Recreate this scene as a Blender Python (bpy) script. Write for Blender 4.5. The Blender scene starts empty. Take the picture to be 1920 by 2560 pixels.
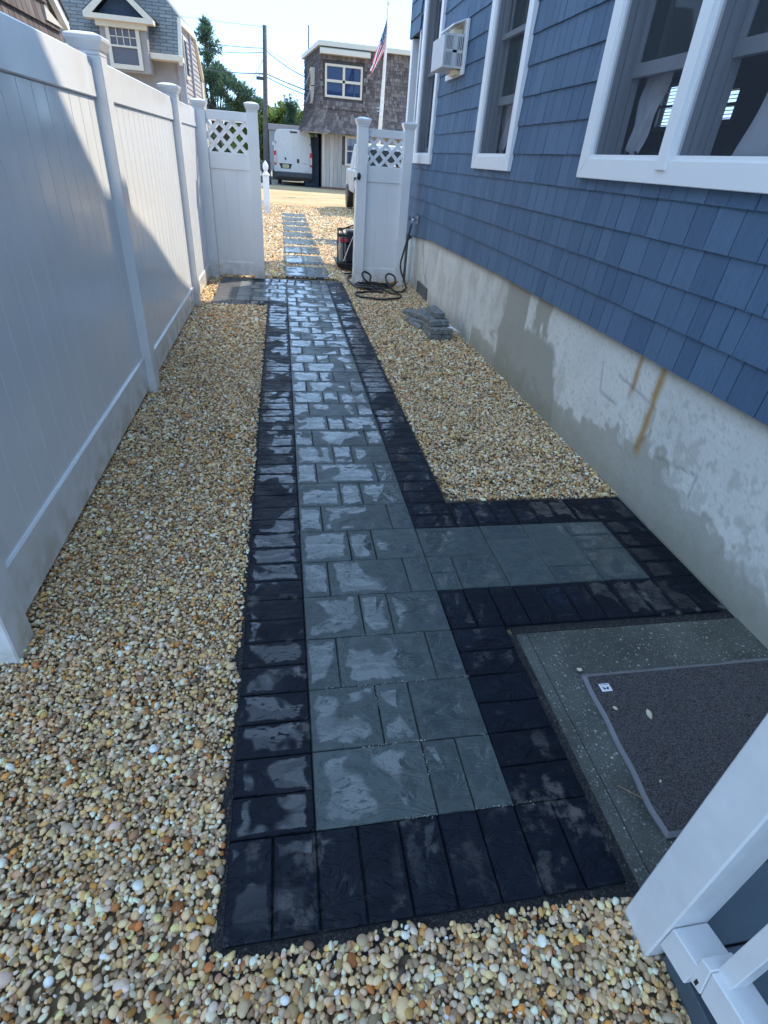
import bpy, bmesh, math, random
import numpy as np
from mathutils import Vector, Matrix
random.seed(7); rng = np.random.default_rng(11)
C = bpy.context.scene
COL = C.collection
pi = math.pi

# ---------------------------------------------------------------- camera
cam = bpy.data.cameras.new('camera'); camo = bpy.data.objects.new('camera', cam); COL.objects.link(camo)
F = 1344.0
def _n(v): v = np.array(v, float); return v / np.linalg.norm(v)
Yc = _n([698 - 960, 378 - 1280, F]); Zc = -np.array([792 - 960, 3325 - 1280, F]); Zc = _n(Zc - Zc.dot(Yc) * Yc); Xc = np.cross(Yc, Zc)
R = np.stack([Xc, Yc, Zc])
CAM = np.array([0, 0, 1.6])
M = Matrix(((R[0][0], -R[0][1], -R[0][2]), (R[1][0], -R[1][1], -R[1][2]), (R[2][0], -R[2][1], -R[2][2])))
camo.matrix_world = Matrix.Translation(Vector(CAM)) @ M.to_4x4()
cam.sensor_fit = 'VERTICAL'; cam.sensor_height = 36; cam.lens = F / 2560 * 36
cam.clip_start = 0.05; cam.clip_end = 3000
C.camera = camo
# ---------------------------------------------------------------- world, sun, exposure
SKY_FILL = 0.64
SUN = Vector((0.72, 0.58, 1.0)).normalized()
w = bpy.data.worlds.new('World'); C.world = w; w.use_nodes = True
nt = w.node_tree; bg = nt.nodes['Background']
sky = nt.nodes.new('ShaderNodeTexSky'); sky.sky_type = 'NISHITA'; sky.sun_disc = False
sky.sun_elevation = math.asin(SUN.z); sky.sun_rotation = math.atan2(SUN.x, SUN.y)
sky.air_density = 0.5; sky.dust_density = 0.0; sky.ozone_density = 5.0
# even pale blue fill added to the Nishita sky to lift the shade
sky_fill = nt.nodes.new('ShaderNodeBackground'); sky_fill.inputs[0].default_value = (.445, .665, .95, 1); sky_fill.inputs[1].default_value = SKY_FILL
addw = nt.nodes.new('ShaderNodeAddShader'); nt.links.new(sky.outputs[0], bg.inputs[0]); bg.inputs[1].default_value = 0.05
nt.links.new(bg.outputs[0], addw.inputs[0]); nt.links.new(sky_fill.outputs[0], addw.inputs[1]); nt.links.new(addw.outputs[0], nt.nodes['World Output'].inputs[0])
sl = bpy.data.lights.new('sun', 'SUN'); sl.energy = 2.4; sl.angle = math.radians(0.55); sl.color = (1, 0.89, 0.70)
so = bpy.data.objects.new('sun', sl); COL.objects.link(so); so.rotation_euler = SUN.to_track_quat('Z', 'Y').to_euler(); so.location = (5, 5, 20)
C.view_settings.view_transform = 'Standard'; C.view_settings.look = 'None'
C.view_settings.gamma = 1; C.view_settings.use_curve_mapping = False
C.view_settings.exposure = 1.4
C.render.engine = 'CYCLES'

# ---------------------------------------------------------------- material helpers
class NT:
    def __init__(s, name):
        s.m = bpy.data.materials.new(name); s.m.use_nodes = True; s.t = s.m.node_tree
        s.b = s.t.nodes['Principled BSDF']; s.out = s.t.nodes['Material Output']
    def n(s, typ, **k):
        d = s.t.nodes.new('ShaderNode' + typ)
        for a, v in k.items(): setattr(d, a, v)
        return d
    def l(s, a, b): s.t.links.new(a, b)
    def pos(s, sc=(1, 1, 1)):
        g = s.n('NewGeometry'); mp = s.n('Mapping'); s.l(g.outputs['Position'], mp.inputs[0]); mp.inputs['Scale'].default_value = sc; return mp.outputs[0]
    def obj(s, sc=(1, 1, 1)):
        g = s.n('TexCoord'); mp = s.n('Mapping'); s.l(g.outputs['Object'], mp.inputs[0]); mp.inputs['Scale'].default_value = sc; return mp.outputs[0]
    def noise(s, vec, scale, detail=4, rough=.55, dist=0):
        d = s.n('TexNoise'); s.l(vec, d.inputs['Vector']); d.inputs['Scale'].default_value = scale; d.inputs['Detail'].default_value = detail
        d.inputs['Roughness'].default_value = rough; d.inputs['Distortion'].default_value = dist; return d.outputs[0]
    def ramp(s, fac, stops, interp='LINEAR'):
        d = s.n('ValToRGB'); s.l(fac, d.inputs[0]); cr = d.color_ramp; cr.interpolation = interp
        while len(cr.elements) < len(stops): cr.elements.new(0.5)
        for e, (p, c) in zip(cr.elements, stops):
            e.position = p; e.color = (c, c, c, 1) if not hasattr(c, '__len__') else (*c, 1)
        return d.outputs[0]
    def mix(s, fac, a, b, mode='MIX'):
        d = s.n('Mix', data_type='RGBA', blend_type=mode)
        for i, v in ((0, fac), (6, a), (7, b)):
            if hasattr(v, 'links'): s.l(v, d.inputs[i])
            else: d.inputs[i].default_value = v if not hasattr(v, '__len__') else (*v, 1)
        return d.outputs[2]
    def math(s, op, a, b=None):
        d = s.n('Math', operation=op)
        for i, v in ((0, a), (1, b)):
            if v is None: continue
            if hasattr(v, 'links'): s.l(v, d.inputs[i])
            else: d.inputs[i].default_value = v
        return d.outputs[0]
    def mr(s, v, a, b, c=0, d_=1, smooth=True):
        d = s.n('MapRange'); d.interpolation_type = 'SMOOTHSTEP' if smooth else 'LINEAR'
        s.l(v, d.inputs[0])
        for i, x in zip((1, 2, 3, 4), (a, b, c, d_)): d.inputs[i].default_value = x
        return d.outputs[0]
    def bump(s, h, strength=.3, dist=.01, chain=None):
        d = s.n('Bump'); s.l(h, d.inputs['Height'])
        if hasattr(strength, 'links'): s.l(strength, d.inputs['Strength'])
        else: d.inputs['Strength'].default_value = strength
        d.inputs['Distance'].default_value = dist
        if chain is not None: s.l(chain, d.inputs['Normal'])
        return d.outputs[0]
    def set(s, color=None, rough=None, normal=None, spec=None, metal=None):
        for k, v in (('Base Color', color), ('Roughness', rough), ('Normal', normal), ('Specular IOR Level', spec), ('Metallic', metal)):
            if v is None: continue
            if hasattr(v, 'links'): s.l(v, s.b.inputs[k])
            else: s.b.inputs[k].default_value = v if not hasattr(v, '__len__') else (*v, 1)
        return s.m

def plain(name, col, rough=.5, spec=.5, metal=0, var=.12, scale=8, bump=.0, bscale=60, stretch=(1, 1, 1)):
    a = NT(name); p = a.pos(stretch); n = a.noise(p, scale, 5)
    c = a.mix(a.ramp(n, [(.3, 0), (.7, 1)]), tuple(x * (1 - var) for x in col), tuple(min(1, x * (1 + var)) for x in col))
    nr = a.bump(a.noise(p, bscale, 3), bump, .005) if bump else None
    r = a.mr(a.noise(p, scale * 1.7, 3), .3, .7, max(.02, rough - .07), min(1, rough + .07))
    return a.set(c, r, nr, spec, metal)

MT = {}
MT['vinyl'] = None
def mk_vinyl():
    a = NT('white_vinyl'); p = a.pos(); n = a.noise(p, 3, 4)
    g = a.noise(a.pos((1, 1, 6)), 40, 3)
    c = a.mix(a.ramp(n, [(.35, 0), (.75, 1)]), (.83, .835, .85), (.78, .785, .80))
    sep = a.n('SeparateXYZ'); gg = a.n('NewGeometry'); a.l(gg.outputs['Position'], sep.inputs[0])
    dirt = a.math('MULTIPLY', a.mr(sep.outputs[2], .0, .35, 1, 0), a.mr(a.noise(p, 9, 5), .35, .65, 0, .75))
    c = a.mix(dirt, c, (.50, .46, .38))
    wav = a.noise(a.pos((1, 1, .25)), 5, 2)
    nr = a.bump(wav, .10, .02, a.bump(g, .03, .002))
    return a.set(c, a.mr(n, .3, .7, .13, .24), nr, .5)
MT['vinyl'] = mk_vinyl()
MT['trim'] = plain('white_trim_paint', (.84, .84, .85), .35, .4, var=.015, scale=3)
MT['railwhite'] = plain('white_rail_vinyl', (.78, .785, .80), .38, .45, var=.05, scale=14, bump=.06, bscale=160)
MT['sash'] = plain('grey_white_sash', (.30, .32, .36), .45, .3, var=.03, scale=3)
MT['dark'] = plain('dark_backing', (.02, .022, .028), .8, .2)
MT['blackmetal'] = plain('black_metal', (.025, .025, .028), .4, .5, .3, bump=.05)
MT['rubber'] = plain('black_rubber', (.018, .018, .02), .38, .5, bump=.05, scale=30)
MT['grey_fascia'] = plain('slate_composite', (.085, .115, .145), .6, .35, var=.15, scale=6, bump=.25, bscale=90, stretch=(.15, 1, 1))
MT['sheath'] = plain('blue_backing', (.035, .055, .085), .8)
MT['concrete_base'] = plain('grey_base', (.2, .19, .17), .9, bump=.2)

def mk_shingle():
    a = NT('blue_shingle'); at = a.n('Attribute', attribute_name='tint', attribute_type='GEOMETRY')
    st = a.noise(a.pos((1, 14, .9)), 9, 5, .65); bl = a.noise(a.pos(), 2.2, 4)
    base = a.mix(at.outputs['Fac'], (.072, .132, .225), (.112, .188, .295))
    c = a.mix(a.ramp(st, [(.3, 0), (.72, 1)]), a.mix(.3, base, (.03, .06, .11)), base)
    c = a.mix(a.mr(bl, .55, .85, 0, .22), c, (.17, .2, .24))
    gr = a.noise(a.pos((1, 60, 2.2)), 9, 4, .6); c = a.mix(a.mr(gr, .52, .72, 0, .30), c, (.20, .27, .36)); c = a.mix(a.mr(gr, .46, .30, 0, .35), c, (.03, .055, .09))
    return a.set(c, .6, a.bump(gr, .5, .003, a.bump(st, .55, .006)), .3)
MT['shingle'] = mk_shingle()

def mk_foundation():
    a = NT('stained_foundation'); at = a.n('Attribute', attribute_name='Col', attribute_type='GEOMETRY')
    p = a.pos(); n = a.noise(p, 60, 4); n2 = a.noise(p, 5, 5)
    c = a.mix(a.mr(n, .3, .7, 0, .12), at.outputs['Color'], (.2, .2, .19))
    return a.set(c, .85, a.bump(n, .25, .004, a.bump(n2, .35, .02)), .25)
MT['found'] = mk_foundation()

def mk_pebble():
    a = NT('pebble'); at = a.n('Attribute', attribute_name='Col', attribute_type='GEOMETRY')
    n = a.noise(a.pos(), 220, 3)
    c = a.mix(a.mr(n, .35, .75, 0, .35), at.outputs['Color'], a.mix(.5, at.outputs['Color'], (.28, .2, .12)))
    return a.set(c, .62, a.bump(n, .2, .001), .3)
MT['pebble'] = mk_pebble()

def mk_soil():
    a = NT('soil'); n = a.noise(a.pos(), 40, 6)
    return a.set(a.mix(n, (.12, .09, .06), (.30, .23, .15)), .95, a.bump(n, .5, .01), .2)
MT['soil'] = mk_soil()
def mk_yard():
    a = NT('far_gravel'); p = a.pos()
    v = a.n('TexVoronoi'); a.l(p, v.inputs['Vector']); v.inputs['Scale'].default_value = 34
    sp = a.n('SeparateColor'); a.l(v.outputs['Color'], sp.inputs[0])
    c = a.ramp(sp.outputs[0], [(0, (.34, .21, .10)), (.3, (.52, .37, .22)), (.6, (.48, .32, .15)), (.85, (.60, .48, .33)), (1, (.30, .17, .06))])
    big = a.noise(a.pos((.35, 1, 1)), .5, 5, .6)
    c = a.mix(a.mr(big, .38, .66), c, (.56, .42, .26))
    tr = a.noise(a.pos((.25, 1.3, 1)), 1.6, 5, .7)
    c = a.mix(a.mr(tr, .50, .68, 0, .6), c, (.34, .25, .15))
    sp2 = a.noise(a.pos((.5, .8, 1)), 9, 4, .7); c = a.mix(a.mr(sp2, .52, .66, 0, .55), c, (.26, .19, .12))
    return a.set(c, .95, a.bump(v.outputs['Distance'], .5, .01), .1)
MT['yard'] = mk_yard()
MT['asph'] = plain('street_asphalt', (.30, .27, .22), .9, .2, var=.2, scale=3, bump=.2)

def mk_paver(name, lo, hi, dry, wetp, hz, spc):
    a = NT(name); p = a.pos(); info = a.n('ObjectInfo')
    off = a.n('VectorMath', operation='MULTIPLY_ADD')      # each stone gets its own piece of slate
    cmb = a.n('CombineXYZ'); a.l(info.outputs['Random'], cmb.inputs[0]); a.l(info.outputs['Random'], cmb.inputs[1])
    a.l(cmb.outputs[0], off.inputs[0]); off.inputs[1].default_value = (31, 17, 0); a.l(p, off.inputs[2])
    q = off.outputs[0]
    mpp = a.n('Mapping'); a.l(q, mpp.inputs[0]); mpp.inputs['Scale'].default_value = (2.2, 5.5, 1); mpp.inputs['Rotation'].default_value = (0, 0, .35)
    rel = a.noise(mpp.outputs[0], 3.2, 3, .5, .8)
    # broken slate ledges: stepped height
    led = a.ramp(rel, [(.36, 0), (.385, .22), (.455, .25), (.475, .5), (.54, .54), (.56, .8), (.66, .86), (.69, 1)])
    fine = a.noise(p, 130, 4, .6)
    mid = a.noise(q, 22, 4, .6)
    wet = a.noise(p, 3.3, 3, .5, .3)
    wm = a.mr(wet, wetp - .015, wetp + .02)                   # 1 = standing film of water
    c = a.mix(a.mr(mid, .3, .72), lo, hi)
    c = a.mix(a.math('MULTIPLY', a.mr(info.outputs['Random'], 0, 1, 0, .35, False), 1), c, tuple(x * 1.45 for x in hi))
    drym = a.math('MULTIPLY', a.mr(a.noise(p, 7, 6, .65), .56, .66), a.mr(a.noise(p, 1.1, 2), .42, .6, 0, dry))
    dr2 = a.math('MULTIPLY', a.mr(a.noise(p, 11, 5, .7), .52, .64), .5); sy = a.n('SeparateXYZ'); a.l(p, sy.inputs[0]); dr2 = a.math('MULTIPLY', dr2, a.math('MULTIPLY', a.mr(sy.outputs[1], .76, .79, 1, 0), a.mr(a.noise(p, 2.5, 1), .45, .52)))
    drym = a.math('MAXIMUM', drym, a.math('MULTIPLY', dr2, min(1, dry)))
    c = a.mix(drym, c, (.13, .12, .115))
    pz = a.n('SeparateXYZ'); a.l(p, pz.inputs[0])     # dry west end by the fence; its sun patch is painted into the paler colour
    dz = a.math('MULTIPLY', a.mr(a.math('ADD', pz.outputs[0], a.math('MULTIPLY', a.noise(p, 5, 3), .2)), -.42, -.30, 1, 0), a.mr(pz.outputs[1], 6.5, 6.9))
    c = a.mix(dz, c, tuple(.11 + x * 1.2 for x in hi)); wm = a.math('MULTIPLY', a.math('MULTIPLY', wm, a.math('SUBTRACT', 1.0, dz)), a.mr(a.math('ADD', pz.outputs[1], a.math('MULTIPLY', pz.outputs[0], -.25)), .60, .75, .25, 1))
    r = a.mr(a.noise(p, 6, 4, .6), .35, .68, hz, hz + .2)
    gt = a.n('TexCoord'); sx = a.n('SeparateXYZ'); a.l(gt.outputs['Generated'], sx.inputs[0])
    ed = a.math('MINIMUM', a.math('MINIMUM', sx.outputs[0], a.math('SUBTRACT', 1.0, sx.outputs[0])), a.math('MINIMUM', sx.outputs[1], a.math('SUBTRACT', 1.0, sx.outputs[1])))
    cen = a.mr(a.math('ADD', ed, a.math('MULTIPLY', a.math('SUBTRACT', a.noise(p, 14, 4, .6), .5), .34)), .09, .13)
    chv = a.n('Mapping'); a.l(q, chv.inputs[0]); chv.inputs['Scale'].default_value = (1, 2.2, 1); chv.inputs['Rotation'].default_value = (0, 0, -.5)
    chips = a.mr(a.noise(chv.outputs[0], 26, 3, .62, .6), .38, .43); zone = a.mr(a.noise(q, 5, 2), .42, .56)
    chips = a.math('MAXIMUM', chips, zone)
    film = a.math('MULTIPLY', a.math('MULTIPLY', a.math('MULTIPLY', wm, cen), chips), a.mr(rel, .46, .50, 1, .6))
    d = a.n('Mix', data_type='FLOAT'); a.l(film, d.inputs[0]); a.l(r, d.inputs[2]); d.inputs[3].default_value = .07
    fb = a.math('SUBTRACT', 1.0, a.math('MULTIPLY', film, .85))
    nr = a.bump(led, 1.0 if spc < .2 else .8, .008)
    nr = a.bump(mid, a.math('MULTIPLY', fb, .28), .004, nr)
    nr = a.bump(fine, a.math('MULTIPLY', fb, .30), .0012, nr)
    a.l(film, a.b.inputs['Coat Weight']); a.b.inputs['Coat Roughness'].default_value = .05; a.b.inputs['Coat IOR'].default_value = 1.6
    a.l(a.bump(rel, .12, .006), a.b.inputs['Coat Normal'])
    return a.set(c, d.outputs[0], nr, spc)
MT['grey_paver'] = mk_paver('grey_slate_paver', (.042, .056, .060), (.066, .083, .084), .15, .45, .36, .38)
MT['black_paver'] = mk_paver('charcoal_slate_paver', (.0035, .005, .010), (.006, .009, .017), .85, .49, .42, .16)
MT['joint'] = plain('joint_sand', (.035, .036, .036), .9, .25, var=.5, scale=60, bump=.6, bscale=200)
def mk_edge():
    a = NT('edging_grit'); n = a.noise(a.pos(), 160, 3)
    return a.set(a.ramp(n, [(.35, (.012, .012, .014)), (.62, (.045, .043, .045)), (.72, (.16, .15, .14))]), .85, a.bump(n, .9, .006), .3)
MT['edge'] = mk_edge()

def mk_pad():
    a = NT('wet_aggregate_concrete'); p = a.pos(); stone = None
    for sc, thr, r0, r1, amp in ((38, .55, .06, .26, 1), (75, .50, .10, .36, .7), (150, .45, .15, .45, .4)):
        v = a.n('TexVoronoi'); a.l(p, v.inputs['Vector']); v.inputs['Scale'].default_value = sc
        sp = a.n('SeparateColor'); a.l(v.outputs['Color'], sp.inputs[0])
        m = a.math('MULTIPLY', a.math('MULTIPLY', a.mr(sp.outputs[0], thr, thr + .25), a.mr(v.outputs['Distance'], r0, r1, 1, 0)), a.mr(sp.outputs[1], 0, 1, .15 * amp, amp, False))
        stone = m if stone is None else a.math('MAXIMUM', stone, m)
    n = a.noise(p, 3.5, 5); f = a.noise(p, 200, 4, .7)
    c = a.mix(a.mr(n, .35, .7), (.040, .045, .040), (.088, .092, .082))
    c = a.mix(a.mr(f, .42, .72, 0, .5), c, (.16, .16, .14))
    c = a.mix(stone, c, (.60, .60, .56))
    return a.set(c, a.mr(n, .35, .7, .28, .55), a.bump(f, .5, .002, a.bump(stone, .3, .003)), .45)
MT['pad'] = mk_pad()
def mk_mat():
    a = NT('ribbed_mat_pile'); p = a.pos((1, 2.2, 1)); n = a.noise(p, 170, 3, .7); m = a.noise(a.pos((1, 3, 1)), 30, 3)
    c = a.mix(a.mr(n, .35, .7), (.032, .028, .030), (.19, .172, .175)); c = a.mix(a.mr(m, .4, .7, 0, .3), c, (.12, .112, .118))
    return a.set(c, .95, a.bump(n, 1, .006), .15)
MT['mat'] = mk_mat()
MT['matedge'] = plain('mat_vinyl_edge', (.17, .165, .18), .45, .4, bump=.05)

def mk_glass(name, col=(.03, .05, .06), tr=.5, rough=.03):
    a = NT(name); t = a.n('BsdfTransparent'); g = a.n('BsdfGlossy'); g.inputs['Roughness'].default_value = rough
    d = a.n('BsdfDiffuse'); d.inputs[0].default_value = (*col, 1)
    m1 = a.n('MixShader'); m1.inputs[0].default_value = tr; a.l(d.outputs[0], m1.inputs[1]); a.l(t.outputs[0], m1.inputs[2])
    fr = a.n('Fresnel'); fr.inputs[0].default_value = 1.5
    m2 = a.n('MixShader'); a.l(fr.outputs[0], m2.inputs[0]); a.l(m1.outputs[0], m2.inputs[1]); a.l(g.outputs[0], m2.inputs[2]); a.l(m2.outputs[0], a.out.inputs[0])
    return a.m
def mk_screen():
    a = NT('insect_screen'); t = a.n('BsdfTransparent'); d = a.n('BsdfDiffuse'); d.inputs[0].default_value = (.10, .11, .13, 1); m = a.n('MixShader'); m.inputs[0].default_value = .68
    a.l(d.outputs[0], m.inputs[1]); a.l(t.outputs[0], m.inputs[2]); a.l(m.outputs[0], a.out.inputs[0]); return a.m
MT['screen'] = mk_screen()
MT['glass'] = mk_glass('window_glass', (.02, .05, .05), .55)
MT['farglass'] = mk_glass('far_window_glass', (.02, .05, .14), .25)
MT['dormerglass'] = mk_glass('dormer_window_glass', (.10, .095, .12), .1)
MT['curtain'] = plain('curtain_cloth', (.60, .61, .68), .9, .1, var=.1, bump=.2, bscale=90)
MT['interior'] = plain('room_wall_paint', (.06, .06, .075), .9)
MT['blind'] = plain('white_blind', (.8, .82, .8), .6)

def mk_brown():
    a = NT('weathered_shingle'); at = a.n('Attribute', attribute_name='tint', attribute_type='GEOMETRY')
    st = a.noise(a.pos((9, 9, .8)), 2.5, 5, .65)
    base = a.mix(at.outputs['Fac'], (.13, .105, .098), (.31, .27, .255))
    c = a.mix(a.mr(st, .35, .7), a.mix(.55, base, (.05, .045, .05)), base)
    return a.set(c, .85, a.bump(st, .5, .01), .2)
MT['brown'] = mk_brown()
def mk_board():
    a = NT('weathered_boards'); at = a.n('Attribute', attribute_name='tint', attribute_type='GEOMETRY')
    st = a.noise(a.pos((8, 8, .5)), 2.0, 6, .7); info = a.n('ObjectInfo')
    base = a.mix(info.outputs['Random'], (.40, .375, .35), (.56, .50, .43)); c = a.mix(a.mr(st, .38, .66), a.mix(.45, base, (.24, .23, .24)), base)
    return a.set(c, .85, a.bump(st, .3, .01), .2)
MT['boards'] = mk_board()
def mk_roof():
    a = NT('asphalt_shingle_roof'); g = a.n('TexCoord'); b = a.n('TexBrick'); a.l(g.outputs['UV'], b.inputs[0])
    b.inputs['Color1'].default_value = (.18, .185, .18, 1); b.inputs['Color2'].default_value = (.29, .29, .275, 1); b.inputs['Mortar'].default_value = (.07, .08, .09, 1)
    b.inputs['Scale'].default_value = 1; b.inputs['Mortar Size'].default_value = .012; b.inputs['Brick Width'].default_value = .34; b.inputs['Row Height'].default_value = .095; b.inputs['Bias'].default_value = -.1
    c = a.mix(a.mr(a.noise(a.pos(), 9, 5), .3, .7, 0, .5), b.outputs[0], (.15, .165, .175))
    return a.set(c, .9, a.bump(b.outputs['Fac'], -.6, .02), .2)
MT['roof'] = mk_roof()
MT['clap'] = plain('grey_clapboard', (.34, .31, .31), .7, .3, var=.06)
MT['graywall'] = plain('grey_stucco', (.30, .285, .285), .85, .2, var=.08, scale=5, bump=.2)
MT['cream'] = plain('cream_trim', (.60, .55, .46), .5, .4, var=.05)
MT['whitepaint'] = plain('van_white_paint', (.62, .63, .64), .3, .4, var=.01, scale=2)
MT['bumper'] = plain('grey_bumper_plastic', (.06, .065, .075), .6, .4)
MT['redlamp'] = plain('red_lamp', (.55, .03, .04), .2, .6)
MT['clearlamp'] = plain('clear_lamp', (.6, .58, .55), .2, .6)
MT['plate'] = plain('plate_yellow', (.62, .60, .36), .5)
MT['chrome'] = plain('chrome', (.55, .56, .58), .25, .5, .9)
MT['pole'] = plain('weathered_pole', (.10, .095, .10), .9, .2, var=.3)
MT['bark'] = plain('bark', (.10, .075, .06), .95, .1, var=.3, bump=.5, bscale=30)
def leafmat(name, lo, hi):
    a = NT(name); at = a.n('Attribute', attribute_name='tint', attribute_type='GEOMETRY')
    m = a.set(a.mix(at.outputs['Fac'], lo, hi), .6, None, .3)
    t = a.n('BsdfTranslucent'); a.l(a.mix(at.outputs['Fac'], lo, hi), t.inputs[0]); ms = a.n('MixShader'); ms.inputs[0].default_value = .35
    a.l(a.b.outputs[0], ms.inputs[1]); a.l(t.outputs[0], ms.inputs[2]); a.l(ms.outputs[0], a.out.inputs[0]); return m
MT['needle'] = leafmat('pine_needles', (.05, .10, .075), (.14, .22, .12))
MT['leaf'] = leafmat('bush_leaves', (.13, .21, .05), (.42, .50, .15))
MT['flagred'] = plain('flag_red', (.55, .05, .07), .8); MT['flagwhite'] = plain('flag_white', (.7, .7, .72), .8); MT['flagblue'] = plain('flag_blue', (.03, .05, .18), .8)
MT['polewhite'] = plain('white_pole', (.72, .70, .66), .4)
MT['machinegrey'] = plain('machine_grey', (.22, .21, .20), .5, bump=.1)
MT['machinered'] = plain('machine_red', (.55, .05, .06), .4)
MT['orange'] = plain('orange_leaf', (.45, .20, .04), .6)
MT['paper'] = plain('white_paper', (.8, .8, .85), .7)
MT['ventgrey'] = plain('vent_metal', (.15, .145, .14), .55, .4, .3, var=.2, scale=20)
MT['blockgrey'] = NT('stacked_stone').m
def mk_block():
    a = NT('stacked_paver_concrete'); n = a.noise(a.pos(), 26, 5, .65); info = a.n('ObjectInfo')
    c = a.mix(a.mr(n, .35, .68), (.13, .135, .135), (.33, .335, .32)); c = a.mix(a.mr(info.outputs['Random'], 0, 1, 0, .4, False), c, (.10, .105, .11))
    return a.set(c, .75, a.bump(n, .6, .01), .3)
MT['blockgrey'] = mk_block()
MT['foam'] = plain('yellow_foam', (.72, .62, .42), .9)
MT['acwhite'] = plain('ac_case_white', (.60, .60, .62), .5, var=.04)
MT['blackplastic'] = plain('black_plastic', (.012, .012, .014), .35)
MT['tarp'] = plain('navy_tarp', (.03, .04, .07), .6, var=.5, scale=4)
MT['twig'] = plain('dry_needle', (.32, .2, .1), .8)

# ---------------------------------------------------------------- mesh helpers
class MB:
    def __init__(s): s.v = []; s.f = []; s.mi = []; s.t = []
    def box(s, x0, x1, y0, y1, z0, z1, mi=0, tint=.5):
        b = len(s.v)
        s.v += [(x0, y0, z0), (x1, y0, z0), (x1, y1, z0), (x0, y1, z0), (x0, y0, z1), (x1, y0, z1), (x1, y1, z1), (x0, y1, z1)]
        s.f += [(b, b + 3, b + 2, b + 1), (b + 4, b + 5, b + 6, b + 7), (b, b + 1, b + 5, b + 4), (b + 1, b + 2, b + 6, b + 5), (b + 2, b + 3, b + 7, b + 6), (b + 3, b, b + 4, b + 7)]
        s.mi += [mi] * 6; s.t += [tint] * 6; return s
    def hexa(s, pts, mi=0, tint=.5):   # 8 points as box order
        b = len(s.v); s.v += [tuple(p) for p in pts]
        s.f += [(b, b + 3, b + 2, b + 1), (b + 4, b + 5, b + 6, b + 7), (b, b + 1, b + 5, b + 4), (b + 1, b + 2, b + 6, b + 5), (b + 2, b + 3, b + 7, b + 6), (b + 3, b, b + 4, b + 7)]
        s.mi += [mi] * 6; s.t += [tint] * 6; return s
    def poly(s, pts, mi=0, tint=.5):
        b = len(s.v); s.v += [tuple(p) for p in pts]; s.f.append(tuple(range(b, b + len(pts)))); s.mi.append(mi); s.t.append(tint); return s
    def prism(s, pts, ext, mi=0, tint=.5):  # closed polygon extruded by vector
        b = len(s.v); n = len(pts); e = Vector(ext)
        s.v += [tuple(p) for p in pts] + [tuple(Vector(p) + e) for p in pts]
        s.f.append(tuple(range(b, b + n))[::-1]); s.f.append(tuple(range(b + n, b + 2 * n)))
        for i in range(n): j = (i + 1) % n; s.f.append((b + i, b + j, b + n + j, b + n + i))
        s.mi += [mi] * (n + 2); s.t += [tint] * (n + 2); return s
    def tube(s, pts, r, k=8, mi=0, tint=.5, cap=True):
        b = len(s.v); n = len(pts); P = [Vector(p) for p in pts]; rr = r if hasattr(r, '__len__') else [r] * n
        up = Vector((0, 0, 1))
        for i in range(n):
            d = (P[min(i + 1, n - 1)] - P[max(i - 1, 0)]).normalized()
            a = d.cross(up); a = a if a.length > .05 else d.cross(Vector((1, 0, 0))); a.normalize(); c = a.cross(d)
            for j in range(k):
                t = 2 * pi * j / k; s.v.append(tuple(P[i] + (a * math.cos(t) + c * math.sin(t)) * rr[i]))
        for i in range(n - 1):
            for j in range(k):
                j2 = (j + 1) % k; s.f.append((b + i * k + j, b + i * k + j2, b + (i + 1) * k + j2, b + (i + 1) * k + j)); s.mi.append(mi); s.t.append(tint)
        if cap:
            s.f.append(tuple(b + j for j in range(k))[::-1]); s.f.append(tuple(b + (n - 1) * k + j for j in range(k))); s.mi += [mi] * 2; s.t += [tint] * 2
        return s
    def lathe(s, cx, cy, prof, k=12, square=False, rot=0, mi=0, tint=.5):
        b = len(s.v); n = len(prof)
        for (r, z) in prof:
            for j in range(k):
                t = 2 * pi * j / k + rot; q = r
                if square: q = r / max(abs(math.cos(t - 0)), abs(math.sin(t - 0)))
                s.v.append((cx + q * math.cos(t), cy + q * math.sin(t), z))
        for i in range(n - 1):
            for j in range(k):
                j2 = (j + 1) % k; s.f.append((b + i * k + j, b + i * k + j2, b + (i + 1) * k + j2, b + (i + 1) * k + j)); s.mi.append(mi); s.t.append(tint)
        s.f.append(tuple(b + j for j in range(k))[::-1]); s.f.append(tuple(b + (n - 1) * k + j for j in range(k))); s.mi += [mi] * 2; s.t += [tint] * 2
        return s
    def mesh(s, name, mats, bevel=0, smooth=False, recalc=True):
        me = bpy.data.meshes.new(name); me.from_pydata(s.v, [], s.f); 
        for m in (mats if isinstance(mats, (list, tuple)) else [mats]): me.materials.append(m)
        me.polygons.foreach_set('material_index', s.mi)
        at = me.attributes.new('tint', 'FLOAT', 'FACE'); at.data.foreach_set('value', s.t)
        if bevel or recalc:
            bm = bmesh.new(); bm.from_mesh(me)
            if recalc: bmesh.ops.recalc_face_normals(bm, faces=bm.faces)
            if bevel: bmesh.ops.bevel(bm, geom=[e for e in bm.edges if len(e.link_faces) == 2 and e.calc_face_angle(0) > .5], offset=bevel, segments=1, affect='EDGES', profile=.5, clamp_overlap=True)
            bm.to_mesh(me); bm.free()
        if smooth: me.polygons.foreach_set('use_smooth', [True] * len(me.polygons))
        me.update(); return me
    def build(s, name, mats, parent=None, bevel=0, smooth=False, recalc=True):
        return link(name, s.mesh(name, mats, bevel, smooth, recalc), parent)
def link(name, me, parent=None, loc=None):
    o = bpy.data.objects.new(name, me); COL.objects.link(o)
    if parent is not None:
        o.parent = parent
        if loc is None: o.matrix_parent_inverse = Matrix.Translation(-WL[parent.name]) if parent.name in WL else Matrix()
    if loc is not None: o.location = loc
    WL[o.name] = Vector((0, 0, 0)) if loc is None else Vector(loc)
    return o
WL = {}
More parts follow.
